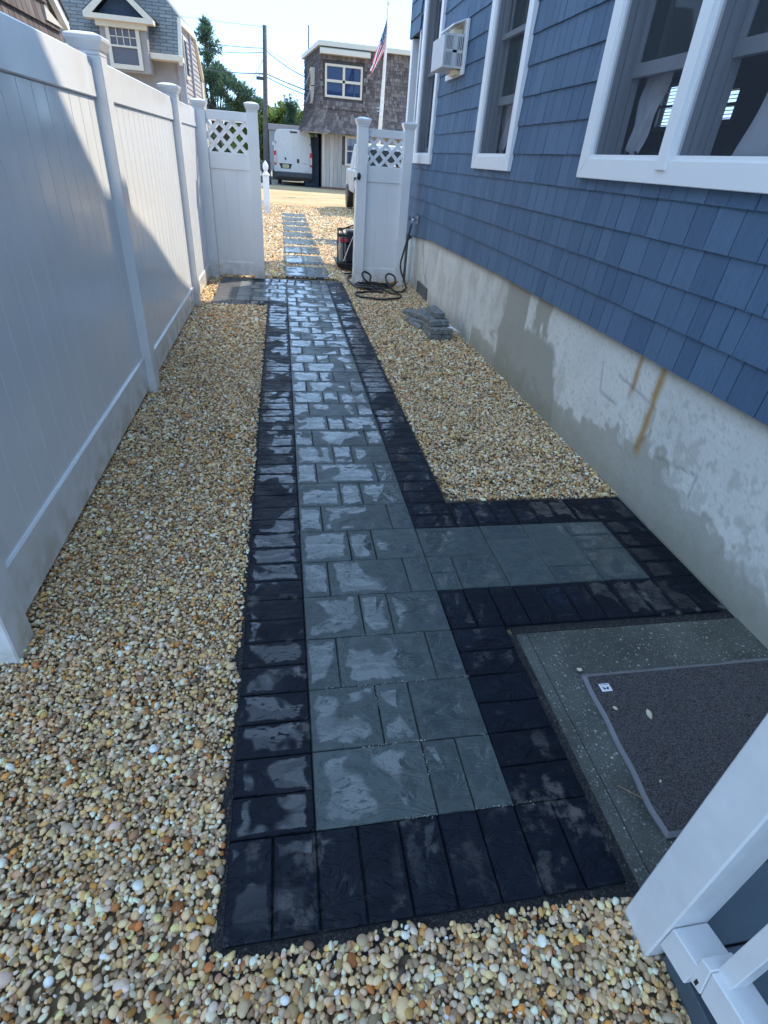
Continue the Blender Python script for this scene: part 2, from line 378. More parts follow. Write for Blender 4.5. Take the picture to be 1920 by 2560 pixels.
def thing(name, label, cat, loc=(0, 0, 0), group=None):
    o = bpy.data.objects.new(name, None); COL.objects.link(o); o.location = loc; WL[o.name] = Vector(loc); o.empty_display_size = .1
    tag(o, label, cat, group); return o
def tag(o, label=None, cat=None, group=None, kind=None):
    if label: o['label'] = label
    if cat: o['category'] = cat
    if group: o['group'] = group
    if kind: o['kind'] = kind
    return o
def kid(o, parent, loc=(0, 0, 0)):   # child whose mesh is in world coordinates
    o.parent = parent; o.matrix_parent_inverse = Matrix.Translation(-WL[parent.name]); return o

# value noise for painted attributes
_g = rng.random((256, 256))
def vnoise(x, y):
    x = np.asarray(x, float); y = np.asarray(y, float)
    xi = np.floor(x).astype(int); yi = np.floor(y).astype(int); fx = x - xi; fy = y - yi; fx = fx * fx * (3 - 2 * fx); fy = fy * fy * (3 - 2 * fy)
    g = lambda a, b: _g[a % 256, b % 256]
    return (g(xi, yi) * (1 - fx) + g(xi + 1, yi) * fx) * (1 - fy) + (g(xi, yi + 1) * (1 - fx) + g(xi + 1, yi + 1) * fx) * fy
def fbm(x, y, o=4):
    r = 0; a = .5
    for i in range(o): r = r + a * vnoise(x * 2 ** i + 13 * i, y * 2 ** i + 7 * i); a *= .5
    return r / (1 - .5 ** o)
def ss(v, a, b): t = np.clip((v - a) / (b - a), 0, 1); return t * t * (3 - 2 * t)

# ================================================================= GROUND
g = MB()
g.box(-60, 60, 9.0, 36, -.4, -.022); g.build('yard_ground', MT['yard']); tag(bpy.data.objects['yard_ground'], kind='structure')
g = MB(); g.box(-8, 8, -6, 9.0, -.4, -.022); tag(g.build('soil_ground', MT['soil']), kind='structure')
g = MB(); g.box(-400, 400, 36, 900, -.4, -.03); g.box(-400, -60, -60, 36, -.4, -.03); g.box(60, 400, -60, 36, -.4, -.03); g.box(-8, 60, -60, -6, -.4, -.03); tag(g.build('ground', MT['asph']), kind='structure')

# ---- pebbles (three gravel beds, joined real stones)
PAL = np.array([(.68, .64, .54), (.60, .51, .38), (.72, .68, .59), (.54, .37, .15), (.52, .42, .24), (.40, .35, .26), (.66, .52, .27), (.48, .25, .07), (.28, .19, .12), (.34, .33, .29), (.76, .75, .68), (.50, .43, .30), (.42, .17, .06), (.12, .11, .10), (.50, .43, .31), (.62, .47, .30)])
PW = np.array([11, 11, 9, 6, 11, 10, 7, 3.6, 5, 4, 5.0, 8, 1.1, 1.8, 6, 9]); PW = PW / PW.sum()
def ico(sub):
    bm = bmesh.new(); bmesh.ops.create_icosphere(bm, subdivisions=sub, radius=1)
    v = np.array([p.co[:] for p in bm.verts]); f = np.array([[p.index for p in q.verts] for q in bm.faces]); bm.free(); return v, f
ICO = {1: ico(1), 2: ico(2)}
def pebble_mesh(name, pts, size, sub, flat=(.45, .72)):
    n = len(pts); V, Fc = ICO[sub]; k = len(V)
    ax = np.stack([rng.uniform(.85, 1.3, n), rng.uniform(.62, .98, n), rng.uniform(*flat, n)], 1) * size[:, None]
    w_ = rng.normal(size=(n, 3, 3)); ph = rng.uniform(0, 6.28, (n, 3))
    U = np.broadcast_to(V, (n, k, 3)).copy()
    d = np.einsum('nij,nkj->nki', w_ * 1.3, U) + ph[:, None, :]
    U *= (1 + .125 * np.sin(d).sum(2) )[:, :, None]
    U *= ax[:, None, :]
    yaw = rng.uniform(0, 6.28, n); tilt = rng.normal(0, .35, n); til2 = rng.normal(0, .35, n)
    def rot(a, i, j):
        c, s_ = np.cos(a)[:, None], np.sin(a)[:, None]; p, q = U[:, :, i].copy(), U[:, :, j].copy(); U[:, :, i] = c * p - s_ * q; U[:, :, j] = s_ * p + c * q
    rot(tilt, 0, 2); rot(til2, 1, 2); rot(yaw, 0, 1)
    U += pts[:, None, :]
    co = U.reshape(-1, 3); faces = (Fc[None] + (np.arange(n) * k)[:, None, None]).reshape(-1, 3)
    me = bpy.data.meshes.new(name); me.vertices.add(len(co)); me.vertices.foreach_set('co', co.ravel().astype(np.float32))
    me.loops.add(faces.size); me.loops.foreach_set('vertex_index', faces.ravel().astype(np.int32)); me.polygons.add(len(faces))
    me.polygons.foreach_set('loop_start', (np.arange(len(faces)) * 3).astype(np.int32)); me.polygons.foreach_set('use_smooth', np.ones(len(faces), bool)); me.update(calc_edges=True)
    col = PAL[rng.choice(len(PAL), n, p=PW)] * rng.uniform(.45, 1.2, n)[:, None] * rng.uniform(.94, 1.06, (n, 3))
    cc = np.ones((n, k, 4)); cc[:, :, :3] = np.clip(col * np.array([1.57, 1.28, 1.07]), 0, .88)[:, None, :]
    a = me.color_attributes.new('Col', 'FLOAT_COLOR', 'POINT'); a.data.foreach_set('color', cc.ravel().astype(np.float32))
    me.materials.append(MT['pebble']); return me
def scatter(regions, sp, exclude=None):
    out = []
    for (x0, x1, y0, y1) in regions:
        nx = int((x1 - x0) / sp); ny = int((y1 - y0) / sp)
        X, Y = np.meshgrid(np.arange(nx), np.arange(ny)); X = X.ravel() + rng.uniform(-.15, 1.15, X.size); Y = Y.ravel() + rng.uniform(-.15, 1.15, Y.size)
        out.append(np.stack([x0 + X / nx * (x1 - x0), y0 + Y / ny * (y1 - y0)], 1))
    p = np.concatenate(out)
    if exclude is not None: p = p[~exclude(p[:, 0], p[:, 1])]
    return p
def hz(x, y): return (fbm(x * 1.7 + 5, y * 1.7 + 9, 3) - .5) * .018
def inpath(x, y, e=.012):
    r = ((x > -.195 - e) & (x < .87 + e) & (y > .54 - e) & (y < 8.74 + e)) | ((x > -.87 - e) & (x < .3) & (y > 7.09 - e) & (y < 8.74 + e)) | ((x > .5) & (y > 1.2) & (y < 2.48 + e))
    # frayed near edges of the bed where the dark grit shows
    r |= (x > .86) & (y > .54 - e) & (y < 2.48 + e)
    return r
def nearedge(x, y):
    j = (vnoise(x * 9, y * 9) - .5) * .05
    return inpath(x, y, .006) | ((x > -.212 + j * .5) & (x < .9) & (y > .527 - j * .7 - .012 * (x > .3)) & (y < 1.7)) | ((x > .875) & (y < .62 + j)) & (y > .43)
def slabs(x, y): return (x > .02) & (x < .71) & (((y - 8.97) % 1.165) < .90) & (y > 8.97) & (y < 19.5)
def layer(name, regs, sp, rad, sub, lay2, exc, label, cat='gravel', dz=0):
    me_list = []
    p = scatter(regs, sp, exc); n = len(p)
    p = p[(fbm(p[:, 0] * 6 + 40, p[:, 1] * 6, 4) > .30) | (rng.random(n) > .35)]; n = len(p)
    s_ = rad * np.exp(rng.normal(0, .28, n)); z = hz(p[:, 0], p[:, 1]) + s_ * .22 + rng.uniform(-.004, .006, n)
    me = pebble_mesh(name, np.stack([p[:, 0], p[:, 1], z - .006 + dz], 1), s_, sub)
    o = link(name, me); tag(o, label, cat, kind='stuff')
    if lay2:
        p = scatter(regs, sp * 1.05, exc); n = len(p); s2 = rad * 1.05 * np.ones(n)
        o2 = link('gravel_underlayer', pebble_mesh('gravel_underlayer', np.stack([p[:, 0], p[:, 1], hz(p[:, 0], p[:, 1]) - .014 - rng.uniform(0, .004, n)], 1), s2, 1)); tag(o2, label + ', lower stones', cat, kind='stuff')
    return o
layer('gravel', [(-1.3, -.17, .15, .72), (-.17, .9, -.08, .56)], .0122, .0073, 2, False, nearedge, 'loose rounded cream and tan pebbles around the near end of the walkway')
layer('gravel', [(-1.5, -.17, .72, 1.5)], .0122, .0074, 1, False, nearedge, 'pebbles by the near foot of the fence')
layer('gravel_underlayer', [(-1.5, -.17, .15, 1.5), (-.17, .9, -.08, .56)], .0150, .0092, 1, False, nearedge, 'pebbles lying lower between the loose near ones', 'gravel', -.009)
layer('gravel', [(-1.10, -.17, 1.5, 3.2)], .0128, .0079, 1, True, inpath, 'pebble bed between the white fence and the near half of the walkway')
layer('gravel', [(-1.07, -.17, 3.2, 5.2)], .0148, .0093, 1, False, inpath, 'pebble bed between the white fence and the middle of the walkway')
layer('gravel', [(-1.05, -.17, 5.2, 9.0)], .0190, .0118, 1, False, inpath, 'pebble bed along the white fence toward the gate')
layer('gravel', [(.85, 1.97, 2.46, 4.4)], .0132, .0085, 1, False, inpath, 'pebble bed between the walkway and the stained foundation')
layer('gravel', [(.85, 1.97, 4.4, 9.0)], .0190, .0118, 1, False, inpath, 'pebble bed beside the foundation near the hose and gate')
layer('gravel', [(-.9, 2.1, 8.95, 12.6)], .027, .0165, 1, False, lambda x, y: inpath(x, y) | slabs(x, y), 'sunlit pebbles around the stepping slabs beyond the gate')
layer('gravel', [(-.7, 2.3, 12.6, 19.0)], .039, .0205, 1, False, slabs, 'sunlit pebble drive farther out beyond the gate')
layer('gravel', [(-.7, 2.8, 19.0, 22.5)], .055, .022, 1, False, slabs, 'scattered sunlit stones on the far drive before the van')

# ---- walkway: joint bed + pavers
path = MB(); path.box(-.195, .87, .54, 8.74, -.06, -.007); path.box(-.87, -.19501, 7.09, 8.74, -.06, -.007); path.box(.87001, 1.935, 1.505, 2.48, -.06, -.007)
path = path.build('path', MT['joint']); tag(path, kind='structure')
e = MB(); e.box(-.235, .90, .475, .5398, -.05, -.0095); e.box(-.232, -.1955, .5402, 7.05, -.05, -.010); e.box(.9001, 1.3, .40, .4965, -.05, -.0105); e.box(.8705, .905, .5402, 1.468, -.05, -.0095); e.box(.9, 1.955, 1.468, 1.5045, -.05, -.0095); e.box(1.9352, 1.958, 1.5045, 2.5, -.05, -.0095)
tag(e.build('grit_edging', MT['edge']), kind='structure')
PM = {}
def paver_mesh(w_, d_, black, seed):
    k = (round(w_, 3), round(d_, 3), black, seed)
    if k in PM: return PM[k]
    r = random.Random(seed * 7 + int(w_ * 1000)); mb = MB(); hw, hd = w_ / 2 - .0011, d_ / 2 - .0011; c = .0035; h = .006
    ring = lambda i, z, jj: [(x + r.uniform(-jj, jj), y + r.uniform(-jj, jj), z + (r.uniform(-.0012, .0012) if i else 0)) for x, y in
            ((-hw + i, -hd + i), (-hw * .3, -hd + i), (hw * .4, -hd + i), (hw - i, -hd + i), (hw - i, 0), (hw - i, hd - i), (hw * .3, hd - i), (-hw * .4, hd - i), (-hw + i, hd - i), (-hw + i, 0))]
    A, B, D = ring(0, -.05, .0), ring(0, h - .004, .0009), ring(c, h, .0010)
    n = 10; mb.v = A + B + D + [(0, 0, h + .001)]
    for a0 in (0, n):
        for i in range(n): j = (i + 1) % n; mb.f.append((a0 + i, a0 + j, a0 + n + j, a0 + n + i))
    for i in range(n): mb.f.append((2 * n + i, 2 * n + (i + 1) % n, 3 * n))
    mb.mi = [0] * len(mb.f); mb.t = [.5] * len(mb.f)
    PM[k] = mb.mesh('paver', MT['black_paver'] if black else MT['grey_paver']); return PM[k]
def paver(x0, x1, y0, y1, black=False, parent=None, name=None):
    me = paver_mesh(x1 - x0, y1 - y0, black, random.randint(0, 2)); o = bpy.data.objects.new(name or ('border_paver' if black else 'paver'), me); COL.objects.link(o)
    o.location = ((x0 + x1) / 2, (y0 + y1) / 2, random.uniform(-.0012, .0012)); o.rotation_euler = (random.gauss(0, .0035), random.gauss(0, .0035), random.gauss(0, .002)); o.parent = parent or path
    return o
RY = .2415; y0 = .78
row = lambda k: y0 + RY * k
GX0, GX1 = .042, .636
for k in range(32):
    a, b = row(k), row(k + 1)
    if k == 0: js = [.042, .40, .515, .636]
    elif k % 2 == 1: js = [.042, .28, .40, .636]
    else: js = [.042, .16, .52, .636]
    if k == 4 or k == 5: pass
    if k >= 27: js = [.042, .16, .40, .636] if k % 2 else [.042, .28, .52, .636]
    for i in range(3): paver(js[i], js[i + 1], a, b)
# L branch
r4_, r5_, r6_ = row(4), row(5), row(6)
yb = (r4_ + r5_) / 2
paver(.636, .76, yb, r5_); paver(.636, .76, r4_, yb)
for o_ in []: pass
paver(.76, .985, r4_, r5_); paver(.636, .985, r5_, r6_)
paver(.985, 1.225, r5_ + RY / 2, r6_); paver(.985, 1.225, r4_, r5_ + RY / 2)
paver(1.225, 1.46, r4_ + RY / 2, r6_); paver(1.225, 1.46, r4_, r4_ + RY / 2)
paver(1.46, 1.70, r5_ + RY / 2, r6_); paver(1.46, 1.70, r5_, r5_ + RY / 2); paver(1.46, 1.70, r4_, r5_)
# T branch at the gate
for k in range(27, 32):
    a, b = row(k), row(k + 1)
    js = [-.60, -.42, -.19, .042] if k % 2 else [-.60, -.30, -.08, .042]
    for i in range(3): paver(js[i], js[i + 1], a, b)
HB = RY / 2
def vrow(xa, xb, ya, yb_, n):
    for i in range(n): paver(xa + (xb - xa) * i / n, xa + (xb - xa) * (i + 1) / n, ya, yb_, True)
def hcol(xa, xb, ya, yb_, n):
    for i in range(n): paver(xa, xb, ya + (yb_ - ya) * i / n, ya + (yb_ - ya) * (i + 1) / n, True)
vrow(-.195, .87, .54, .78, 9)
hcol(-.195, .042, .78, row(27), 54)
hcol(.636, .87, .78, row(3), 6)
hcol(.636, .87, row(6), row(32), 52)
vrow(.636, 1.935, row(3), row(4), 11)
vrow(.87, 1.935, row(6), row(7), 9)
hcol(1.70, 1.935, row(4), row(6), 4)
vrow(-.87, -.195, row(26), row(27), 6)
hcol(-.87, -.60, row(27), row(32), 10)
vrow(-.87, .87, row(32), row(33), 15)
cr = []
for yy, xa_, xb_ in ((.782, .3, .9), (row(1), .2, .64), (row(2), .1, .64), (row(3), .25, .5)):
    k = int((xb_ - xa_) * 260); cr.append(np.stack([rng.uniform(xa_, xb_, k), yy + rng.normal(0, .003, k)], 1))
for xx, ya_, yb2_ in ((.40, .78, 1.0), (.28, 1.02, 1.26), (.515, .78, 1.02)):
    k = int((yb2_ - ya_) * 160); cr.append(np.stack([xx + rng.normal(0, .0025, k), rng.uniform(ya_, yb2_, k)], 1))
cr = np.concatenate(cr); cr = cr[fbm(cr[:, 0] * 9, cr[:, 1] * 9, 3) > .46]
me = pebble_mesh('joint_crumbs', np.stack([cr[:, 0], cr[:, 1], np.full(len(cr), .0062)], 1), rng.uniform(.0006, .0018, len(cr)), 1); me.color_attributes['Col'].data.foreach_set('color', np.tile([.52, .52, .50, 1], len(me.vertices)).astype(np.float32)); o = link('joint_crumbs', me); tag(o, 'pale crumbs of joint sand along the near paver joints', 'sand', kind='stuff')
# stepping slabs
ords = ['first', 'second', 'third', 'fourth', 'fifth', 'sixth', 'seventh', 'eighth', 'ninth']
for i in range(9):
    ya = 8.97 + 1.165 * i
    t = thing('stepping_slab', f'wet blue-grey stepping slab in the pebbles, {ords[i]} out from the gate opening', 'stepping stone', (.365, ya + .43, 0), 'stepping slabs beyond the gate')
    for (xa, xb) in ((.03, .365), (.365, .70)):
        o = paver(xa, xb, ya, ya + .88, False, t, 'paver'); o.location = ((xa + xb) / 2 - .365, 0, .012); o.rotation_euler = (0, 0, 0)
t = thing('stepping_slab', 'stepping slab lying by itself right of the row, partly behind the machine', 'stepping stone', (1.05, 13.1, 0))
o = paver(.78, 1.35, 12.7, 13.55, False, t, 'paver'); o.location = (0, 0, .012)

# concrete pad with the mat
pad = MB(); pad.box(.905, 2.1, .497, 1.468, -.2, -.006); pad = pad.build('concrete_pad', MT['pad'], bevel=.006); tag(pad, kind='structure')
sg = MB(); sg.box(.949, .952, .50, 1.46, -.0065, -.0053); sg.build('control_joint', MT['edge'], pad)
mat = thing('door_mat', 'dark purple-grey ribbed mat with wavy vinyl edging on the speckled concrete pad', 'mat', (1.5, .9, 0))
def wav(t): return .006 * math.sin(t * 14) * max(0, math.sin(t * 3.3)) + .0025 * math.sin(t * 31 + 1)
xe = [1.045 + .03 * ((yy - .63) / .59) + wav(yy) for yy in np.linspace(.63, 1.225, 30)]
ys = np.linspace(.63, 1.225, 30)
mb = MB()
N = 30; xs = np.linspace(1.075, 1.95, N)
outer = [(xe[i], ys[i]) for i in range(N)] + [(x, 1.225 + .6 * wav(x * 1.3) * (x > 1.1)) for x in xs]
inner = [(xe[i] + .015, max(ys[i], .645) if ys[i] < 1.205 else 1.210) for i in range(N)] + [(max(x, xe[-1] + .015), 1.210) for x in xs]
inner2 = inner
for i in range(len(outer) - 1):
    mb.poly([(*outer[i], .004), (*outer[i + 1], .004), (*inner[i + 1], .009), (*inner[i], .009)])
    mb.poly([(*outer[i], -.004), (*outer[i + 1], -.004), (*outer[i + 1], .004), (*outer[i], .004)])
mb.poly([(xe[0], .63, .004), (1.95, .63, .004), (1.95, .645, .009), (xe[0] + .015, .645, .009)]); mb.poly([(xe[0], .63, -.004), (1.95, .63, -.004), (1.95, .63, .004), (xe[0], .63, .004)])
kid(mb.build('edging', MT['matedge']), mat)
mb = MB()
for i in range(N - 1): mb.poly([(inner[i][0], inner[i][1], .0085), (1.95, inner[i][1], .0085), (1.95, inner[i + 1][1], .0085), (inner[i + 1][0], inner[i + 1][1], .0085)])
kid(mb.build('pile', MT['mat']), mat)
mb = MB(); mb.box(1.118, 1.160, 1.138, 1.172, .0088, .0098); tg = kid(mb.build('label', MT['paper']), mat)
mb = MB()
for sx in (-1, 1): mb.poly([(1.139, 1.150, .0101), (1.139 + sx * .013, 1.160, .0101), (1.139 + sx * .011, 1.150, .0101), (1.139 + sx * .006, 1.144, .0101)])
mb.box(1.122, 1.156, 1.166, 1.1675, .0098, .0103)
pr = mb.build('printed_mark', MT['blackplastic']); pr.parent = tg
def lone(x, y, s_, lab, z=.0):
    me = pebble_mesh('pebble', np.array([[0, 0, 0]]), np.array([s_]), 2, (.6, .7)); cc = np.tile([.62, .55, .40, 1], len(me.vertices)); me.color_attributes['Col'].data.foreach_set('color', cc.astype(np.float32))
    o = link('pebble', me, loc=(x, y, z)); tag(o, lab, 'pebble')
lone(1.083, 1.252, .0095, 'tan pebble on the wet concrete just above the corner of the mat', .002)
lone(1.125, 1.062, .0095, 'small tan pebble on the mat just below its label', .016)
lone(1.235, 1.022, .012, 'larger tan pebble in the open middle of the mat', .017)
lone(1.13, .79, .004, 'tiny white chip on the lower part of the mat', .012)
mb = MB(); mb.tube([(.99, .80, .0), (1.015, .775, .004), (1.048, .745, .008)], .0013, 5); tag(mb.build('dry_twig', MT['twig']), 'thin brown twig lying from the concrete onto the edge of the mat', 'twig')

# ================================================================= FENCE
FX = -1.03
fence = thing('white_fence', 'tall glossy white vinyl privacy fence with capped posts along the left gravel bed', 'fence', (-1.05, 5, 0))
capm = MB(); capm.lathe(0, 0, [(.073, 0), (.073, .012), (.080, .022), (.090, .045), (.098, .062), (.100, .078), (.096, .083), (0.05, .098), (.004, .104)], 32, True)
CAPM = capm.mesh('cap', MT['vinyl'])
def post(parent, x0, x1, y0_, y1_, ztop=1.985, z0=-.05):
    mb = MB(); mb.box(x0, x1, y0_, y1_, z0, ztop); p = kid(mb.build('post', MT['vinyl'], bevel=.006), parent)
    c = link('cap', CAPM, p, loc=((x0 + x1) / 2, (y0_ + y1_) / 2, ztop)); c.matrix_parent_inverse = Matrix(); s_ = (x1 - x0) / .146; c.scale = (s_, s_, 1)
    return p
for (a, b) in ((1.50, 1.645), (4.165, 4.31), (6.93, 7.075)): post(fence, -1.125, -.98, a, b)
post(fence, -1.06, -.915, 8.74, 8.885)
def fpanel(ya, yb_, br, n, zt=1.975):
    mb = MB(); mb.box(FX - .05, FX, ya, yb_, zt - .19, zt); kid(mb.build('top_rail', MT['vinyl'], bevel=.006), fence)
    mb = MB(); mb.box(FX - .05, FX, ya, yb_, .022, br); kid(mb.build('bottom_rail', MT['vinyl'], bevel=.007), fence)
    wd = (yb_ - ya) / n; m = MB(); m.box(-.011, .011, .0, wd, .0, zt - .18 - br); me = m.mesh('board', MT['vinyl'], bevel=.0045)
    for i in range(n):
        o = link('board', me, fence, loc=(0, 0, 0)); o.location = (FX - .026 - fence.location.x, ya + i * wd - fence.location.y, br - .01); 
        o.matrix_parent_inverse = Matrix()
fpanel(1.64, 4.17, .262, 15); fpanel(4.305, 6.935, .215, 16); fpanel(7.07, 8.745, .195, 10)

def lattice(mb, x0, x1, z0, z1, y, step=.118, wd=.040, th=.009):
    # crossed diagonal strips clipped to the opening, one layer in front of the other
    for sgn, yy in ((1, y), (-1, y + th + .001)):
        H = z1 - z0; W = x1 - x0; c = -H
        while c < W + H:
            pts = []
            # strip centre line: x = c + t, z = t (sgn 1) or z = H - t
            hw = wd / 2 * 1.414
            poly = [(c - hw, 0), (c + hw, 0), (c + hw + H, H), (c - hw + H, H)]
            def clip(poly, f):
                out = []
                for i in range(len(poly)):
                    a, b = poly[i], poly[(i + 1) % len(poly)]; fa, fb = f(a), f(b)
                    if fa >= 0: out.append(a)
                    if (fa >= 0) != (fb >= 0): t = fa / (fa - fb); out.append((a[0] + (b[0] - a[0]) * t, a[1] + (b[1] - a[1]) * t))
                return out
            p = clip(poly, lambda q: q[0]);
            if p: p = clip(p, lambda q: W - q[0])
            if len(p) > 2: mb.append([[(x0 + q[0], yy, z0 + (q[1] if sgn > 0 else H - q[1])) for q in p], th])
            c += step * 1.414
def gate_panel(name, label, x0, x1, y, z_top, z_lat1, z_lat0, z_mid, z_bot, z_b0, nb, parent=None, th=.05):
    t = parent or thing(name, label, 'gate panel', ((x0 + x1) / 2, y, 0))
    def r(nm, a, b, c, d, e_, f_):
        mb = MB(); mb.box(a, b, c, d, e_, f_); return kid(mb.build(nm, MT['vinyl'], bevel=.004), t)
    r('top_rail', x0, x1, y - th / 2, y + th / 2, z_lat1, z_top); r('middle_rail', x0, x1, y - th / 2, y + th / 2, z_mid, z_lat0); r('bottom_rail', x0, x1, y - th / 2, y + th / 2, z_b0, z_bot)
    wd = (x1 - x0) / nb
    for i in range(nb): r('board', x0 + i * wd, x0 + (i + 1) * wd, y - .010, y + .012, z_bot - .005, z_mid + .005)
    L = []; lattice(L, x0, x1, z_lat0 - .004, z_lat1 + .004, y - .010)
    for p, th_ in L:
        mb = MB(); mb.prism(p, (0, th_, 0)); kid(mb.build('slat', MT['vinyl']), t)
    return t
gl = gate_panel('gate_panel', 'white lattice-topped panel joining the left fence, left side of the gate opening', -.915, -.40, 8.80, 1.985, 1.885, 1.54, 1.35, .21, .035, 3)
post(gl, -.402, -.262, 8.73, 8.87, 2.0)
gr = gate_panel('gate_panel', 'white lattice-topped panel with black latch between the gate opening and the blue house', 1.18, 1.668, 8.72, 1.935, 1.845, 1.52, 1.33, .222, .035, 3)
post(gr, 1.035, 1.182, 8.65, 8.79, 1.95); post(gr, 1.666, 1.80, 8.65, 8.79, 1.945)
mb = MB(); mb.lathe(0, 0, [(.030, 0), (.034, .006), (.030, .018), (.012, .022), (.011, .04), (.016, .045), (.012, .052)], 16)
me = mb.mesh('latch', MT['blackmetal'], smooth=True); o = link('latch', me, gr, loc=(0, 0, 0)); o.location = (1.068 - gr.location.x, 8.648 - gr.location.y, 1.385); o.rotation_euler = (pi / 2, 0, 0); o.scale = (.8, 1.3, .6)
mb = MB(); mb.box(1.012, 1.034, 8.66, 8.72, 1.35, 1.37); mb.box(1.005, 1.014, 8.6, 8.7, 1.33, 1.375); kid(mb.build('latch_lever', MT['blackmetal'], bevel=.003), gr)
# open gate leaf folded back behind left panel
leaf = gate_panel('open_gate_leaf', 'sunlit white lattice-topped gate leaf swung open behind the left gate panel', -.93, -.33, 9.06, 1.97, 1.88, 1.53, 1.34, .22, .05, 4)
# picket post beyond the gate
pk = thing('picket_fence', 'white picket fence end post beyond the gate, beside the left gate post', 'picket fence', (-.5, 18.9, 0))
mb = MB(); mb.box(-.50, -.32, 18.8, 18.98, -.05, .97); p_ = kid(mb.build('post', MT['vinyl'], bevel=.008), pk)
mb = MB(); mb.lathe(-.41, 18.89, [(1.5 * r_, 1.6 + (z - 1.6) * 1.575) for r_, z in [(.075, 1.2), (.08, 1.225), (.06, 1.24), (.035, 1.262), (.03, 1.28), (.05, 1.31), (.056, 1.35), (.045, 1.39), (.02, 1.42), (.005, 1.44)]], 14)
fin = kid(mb.build('finial', MT['vinyl'], smooth=True), pk)
for i in range(7):
    mb = MB(); x = -.66 - i * .17; mb.prism([(x, 18.88, .1), (x + .09, 18.88, .1), (x + .09, 18.88, .86), (x + .045, 18.88, .93), (x, 18.88, .86)], (0, .02, 0)); kid(mb.build('picket', MT['vinyl']), pk)
for z in (.25, .7): mb = MB(); mb.box(-1.9, -.50, 18.905, 18.94, z, z + .09); kid(mb.build('rail', MT['vinyl']), pk)

# ================================================================= BLUE HOUSE
house = thing('blue_house', 'blue shingled house with white trimmed windows on a stained concrete foundation', 'house', (4.5, 4.5, 0))
# foundation as a fine grid with stains
gy = np.arange(-.6, 9.26, .0125); gz = np.arange(-.15, .84, .0125)
Yg, Zg = np.meshgrid(gy, gz, indexing='ij')
lowb = .80 - np.clip(Yg - 5, 0, 2.8) * .018 - np.clip(Yg - 7.8, 0, 2) * .07
n1 = fbm(Yg * 3, Zg * 3); n2 = fbm(Yg * 14 + 3, Zg * 14); n3 = fbm(Yg * 40, Zg * 40, 3); dr = fbm(Yg * 22, Zg * 3 + 9, 4)
base = np.array([.74, .715, .66]); col = base * (.86 + .26 * n1)[..., None] * (.93 + .14 * n3)[..., None]
def lay(mask, c, a=1.0):
    global col
    m = np.clip(mask * a, 0, 1)[..., None]; col = col * (1 - m) + np.array(c) * m
wb = (n2 - .5) * .22 + (n1 - .5) * .35
band = ss(Yg + wb, 3.50, 3.66) * (1 - ss(Yg + wb + (Zg - .4) * -.30, 4.72, 4.86))
win_dry = ss(Yg + (n2 - .5) * .14, 3.72, 3.78) * (1 - ss(Yg + (n2 - .5) * .14, 4.22, 4.29)) * ss(Zg + (dr - .5) * .4, .47, .53)
up = ss(Zg, .25, .8)
b1 = ss(Yg + wb * .5 - (Zg - .2) * .55, 3.55, 3.62) * (1 - ss(Yg + wb * .5, 4.78, 4.9)) * (1 - ss(Zg + (dr - .5) * .12, .50, .56) * (Yg < 4.30))
b2 = ss(Yg + (n2 - .5) * .1, 3.86, 3.89) * (1 - ss(Yg + (n2 - .5) * .1, 4.14, 4.18)) * ss(Zg + (dr - .5) * .35, .50, .54)
lay(np.maximum(b1, b2), (.30, .28, .225), .78)
splash = 1 - ss(Zg + (n2 - .5) * .30 + (n1 - .5) * .2 - .16 * np.exp(-((Yg - 2.5) / .6) ** 2) - .08, .10, .15)
lay(splash * (Yg < 5.6), (.35, .33, .27), .72)
sp2 = (ss(n2 * .6 + fbm(Yg * 30, Zg * 22, 3) * .4 + (.5 - Zg) * .28 - np.abs(Yg - 2.0) * .05, .56, .60)) * (Yg < 2.9)
lay(sp2, (.40, .38, .34), .42)
lay((1 - ss(Zg + (n2 - .5) * .15, .0, .2)), (.19, .19, .12), .4)
lay(ss(fbm(Yg * 5 + n1 * 2, Zg * 1.6 + 4, 5) * .7 + n1 * .3, .52, .75), (.36, .33, .27), .35)
lay(ss(n3 * .6 + fbm(Yg * 90, Zg * 90, 2) * .4, .60, .70), (.30, .29, .26), .35)
lay((Yg > 4.9) * ss(fbm(Yg * 9, Zg * 5 + 2), .5, .7), (.47, .42, .33), .35)
def streak(yc, wdt, zt, zb, slant, a):
    c = yc + (zt - Zg) * slant + (n2 - .5) * .03
    return np.exp(-((Yg - c) / wdt) ** 2) * ss(Zg, zb, zb + .1) * a
lay(streak(2.70, .022, .8, .52, -.02, .9), (.42, .24, .09)); lay(streak(2.485, .03, .8, .24, -.01, 1.0), (.44, .27, .10))
lay(np.exp(-((Zg - lowb) / .05) ** 2), (.30, .24, .17), .6)
def crack(pts, a=.55, wdt=.008):
    m = np.zeros_like(Yg)
    for (p, q) in zip(pts[:-1], pts[1:]):
        p = np.array(p); q = np.array(q); d = q - p; L = d.dot(d); t = np.clip(((Yg - p[0]) * d[0] + (Zg - p[1]) * d[1]) / L, 0, 1)
        dd = np.hypot(Yg - (p[0] + t * d[0]) + (n2 - .5) * .02, Zg - (p[1] + t * d[1]) + (n2 - .5) * .02); m = np.maximum(m, np.exp(-(dd / wdt) ** 2))
    lay(m, (.17, .17, .16), a)
crack([(3.05, .64), (3.0, .47), (2.78, .46)]); crack([(2.85, .62), (2.62, .60), (2.45, .58), (2.42, .45), (2.5, .33)]); crack([(2.3, .36), (2.0, .42), (2.0, .30)]); crack([(8.2, .62), (8.05, .45), (8.0, .30), (7.75, .2)], .8, .012)
co = np.stack([np.full(Yg.size, 1.955) + ((n1 - .5) * .008 + (n2 - .5) * .002).ravel(), Yg.ravel(), Zg.ravel()], 1)
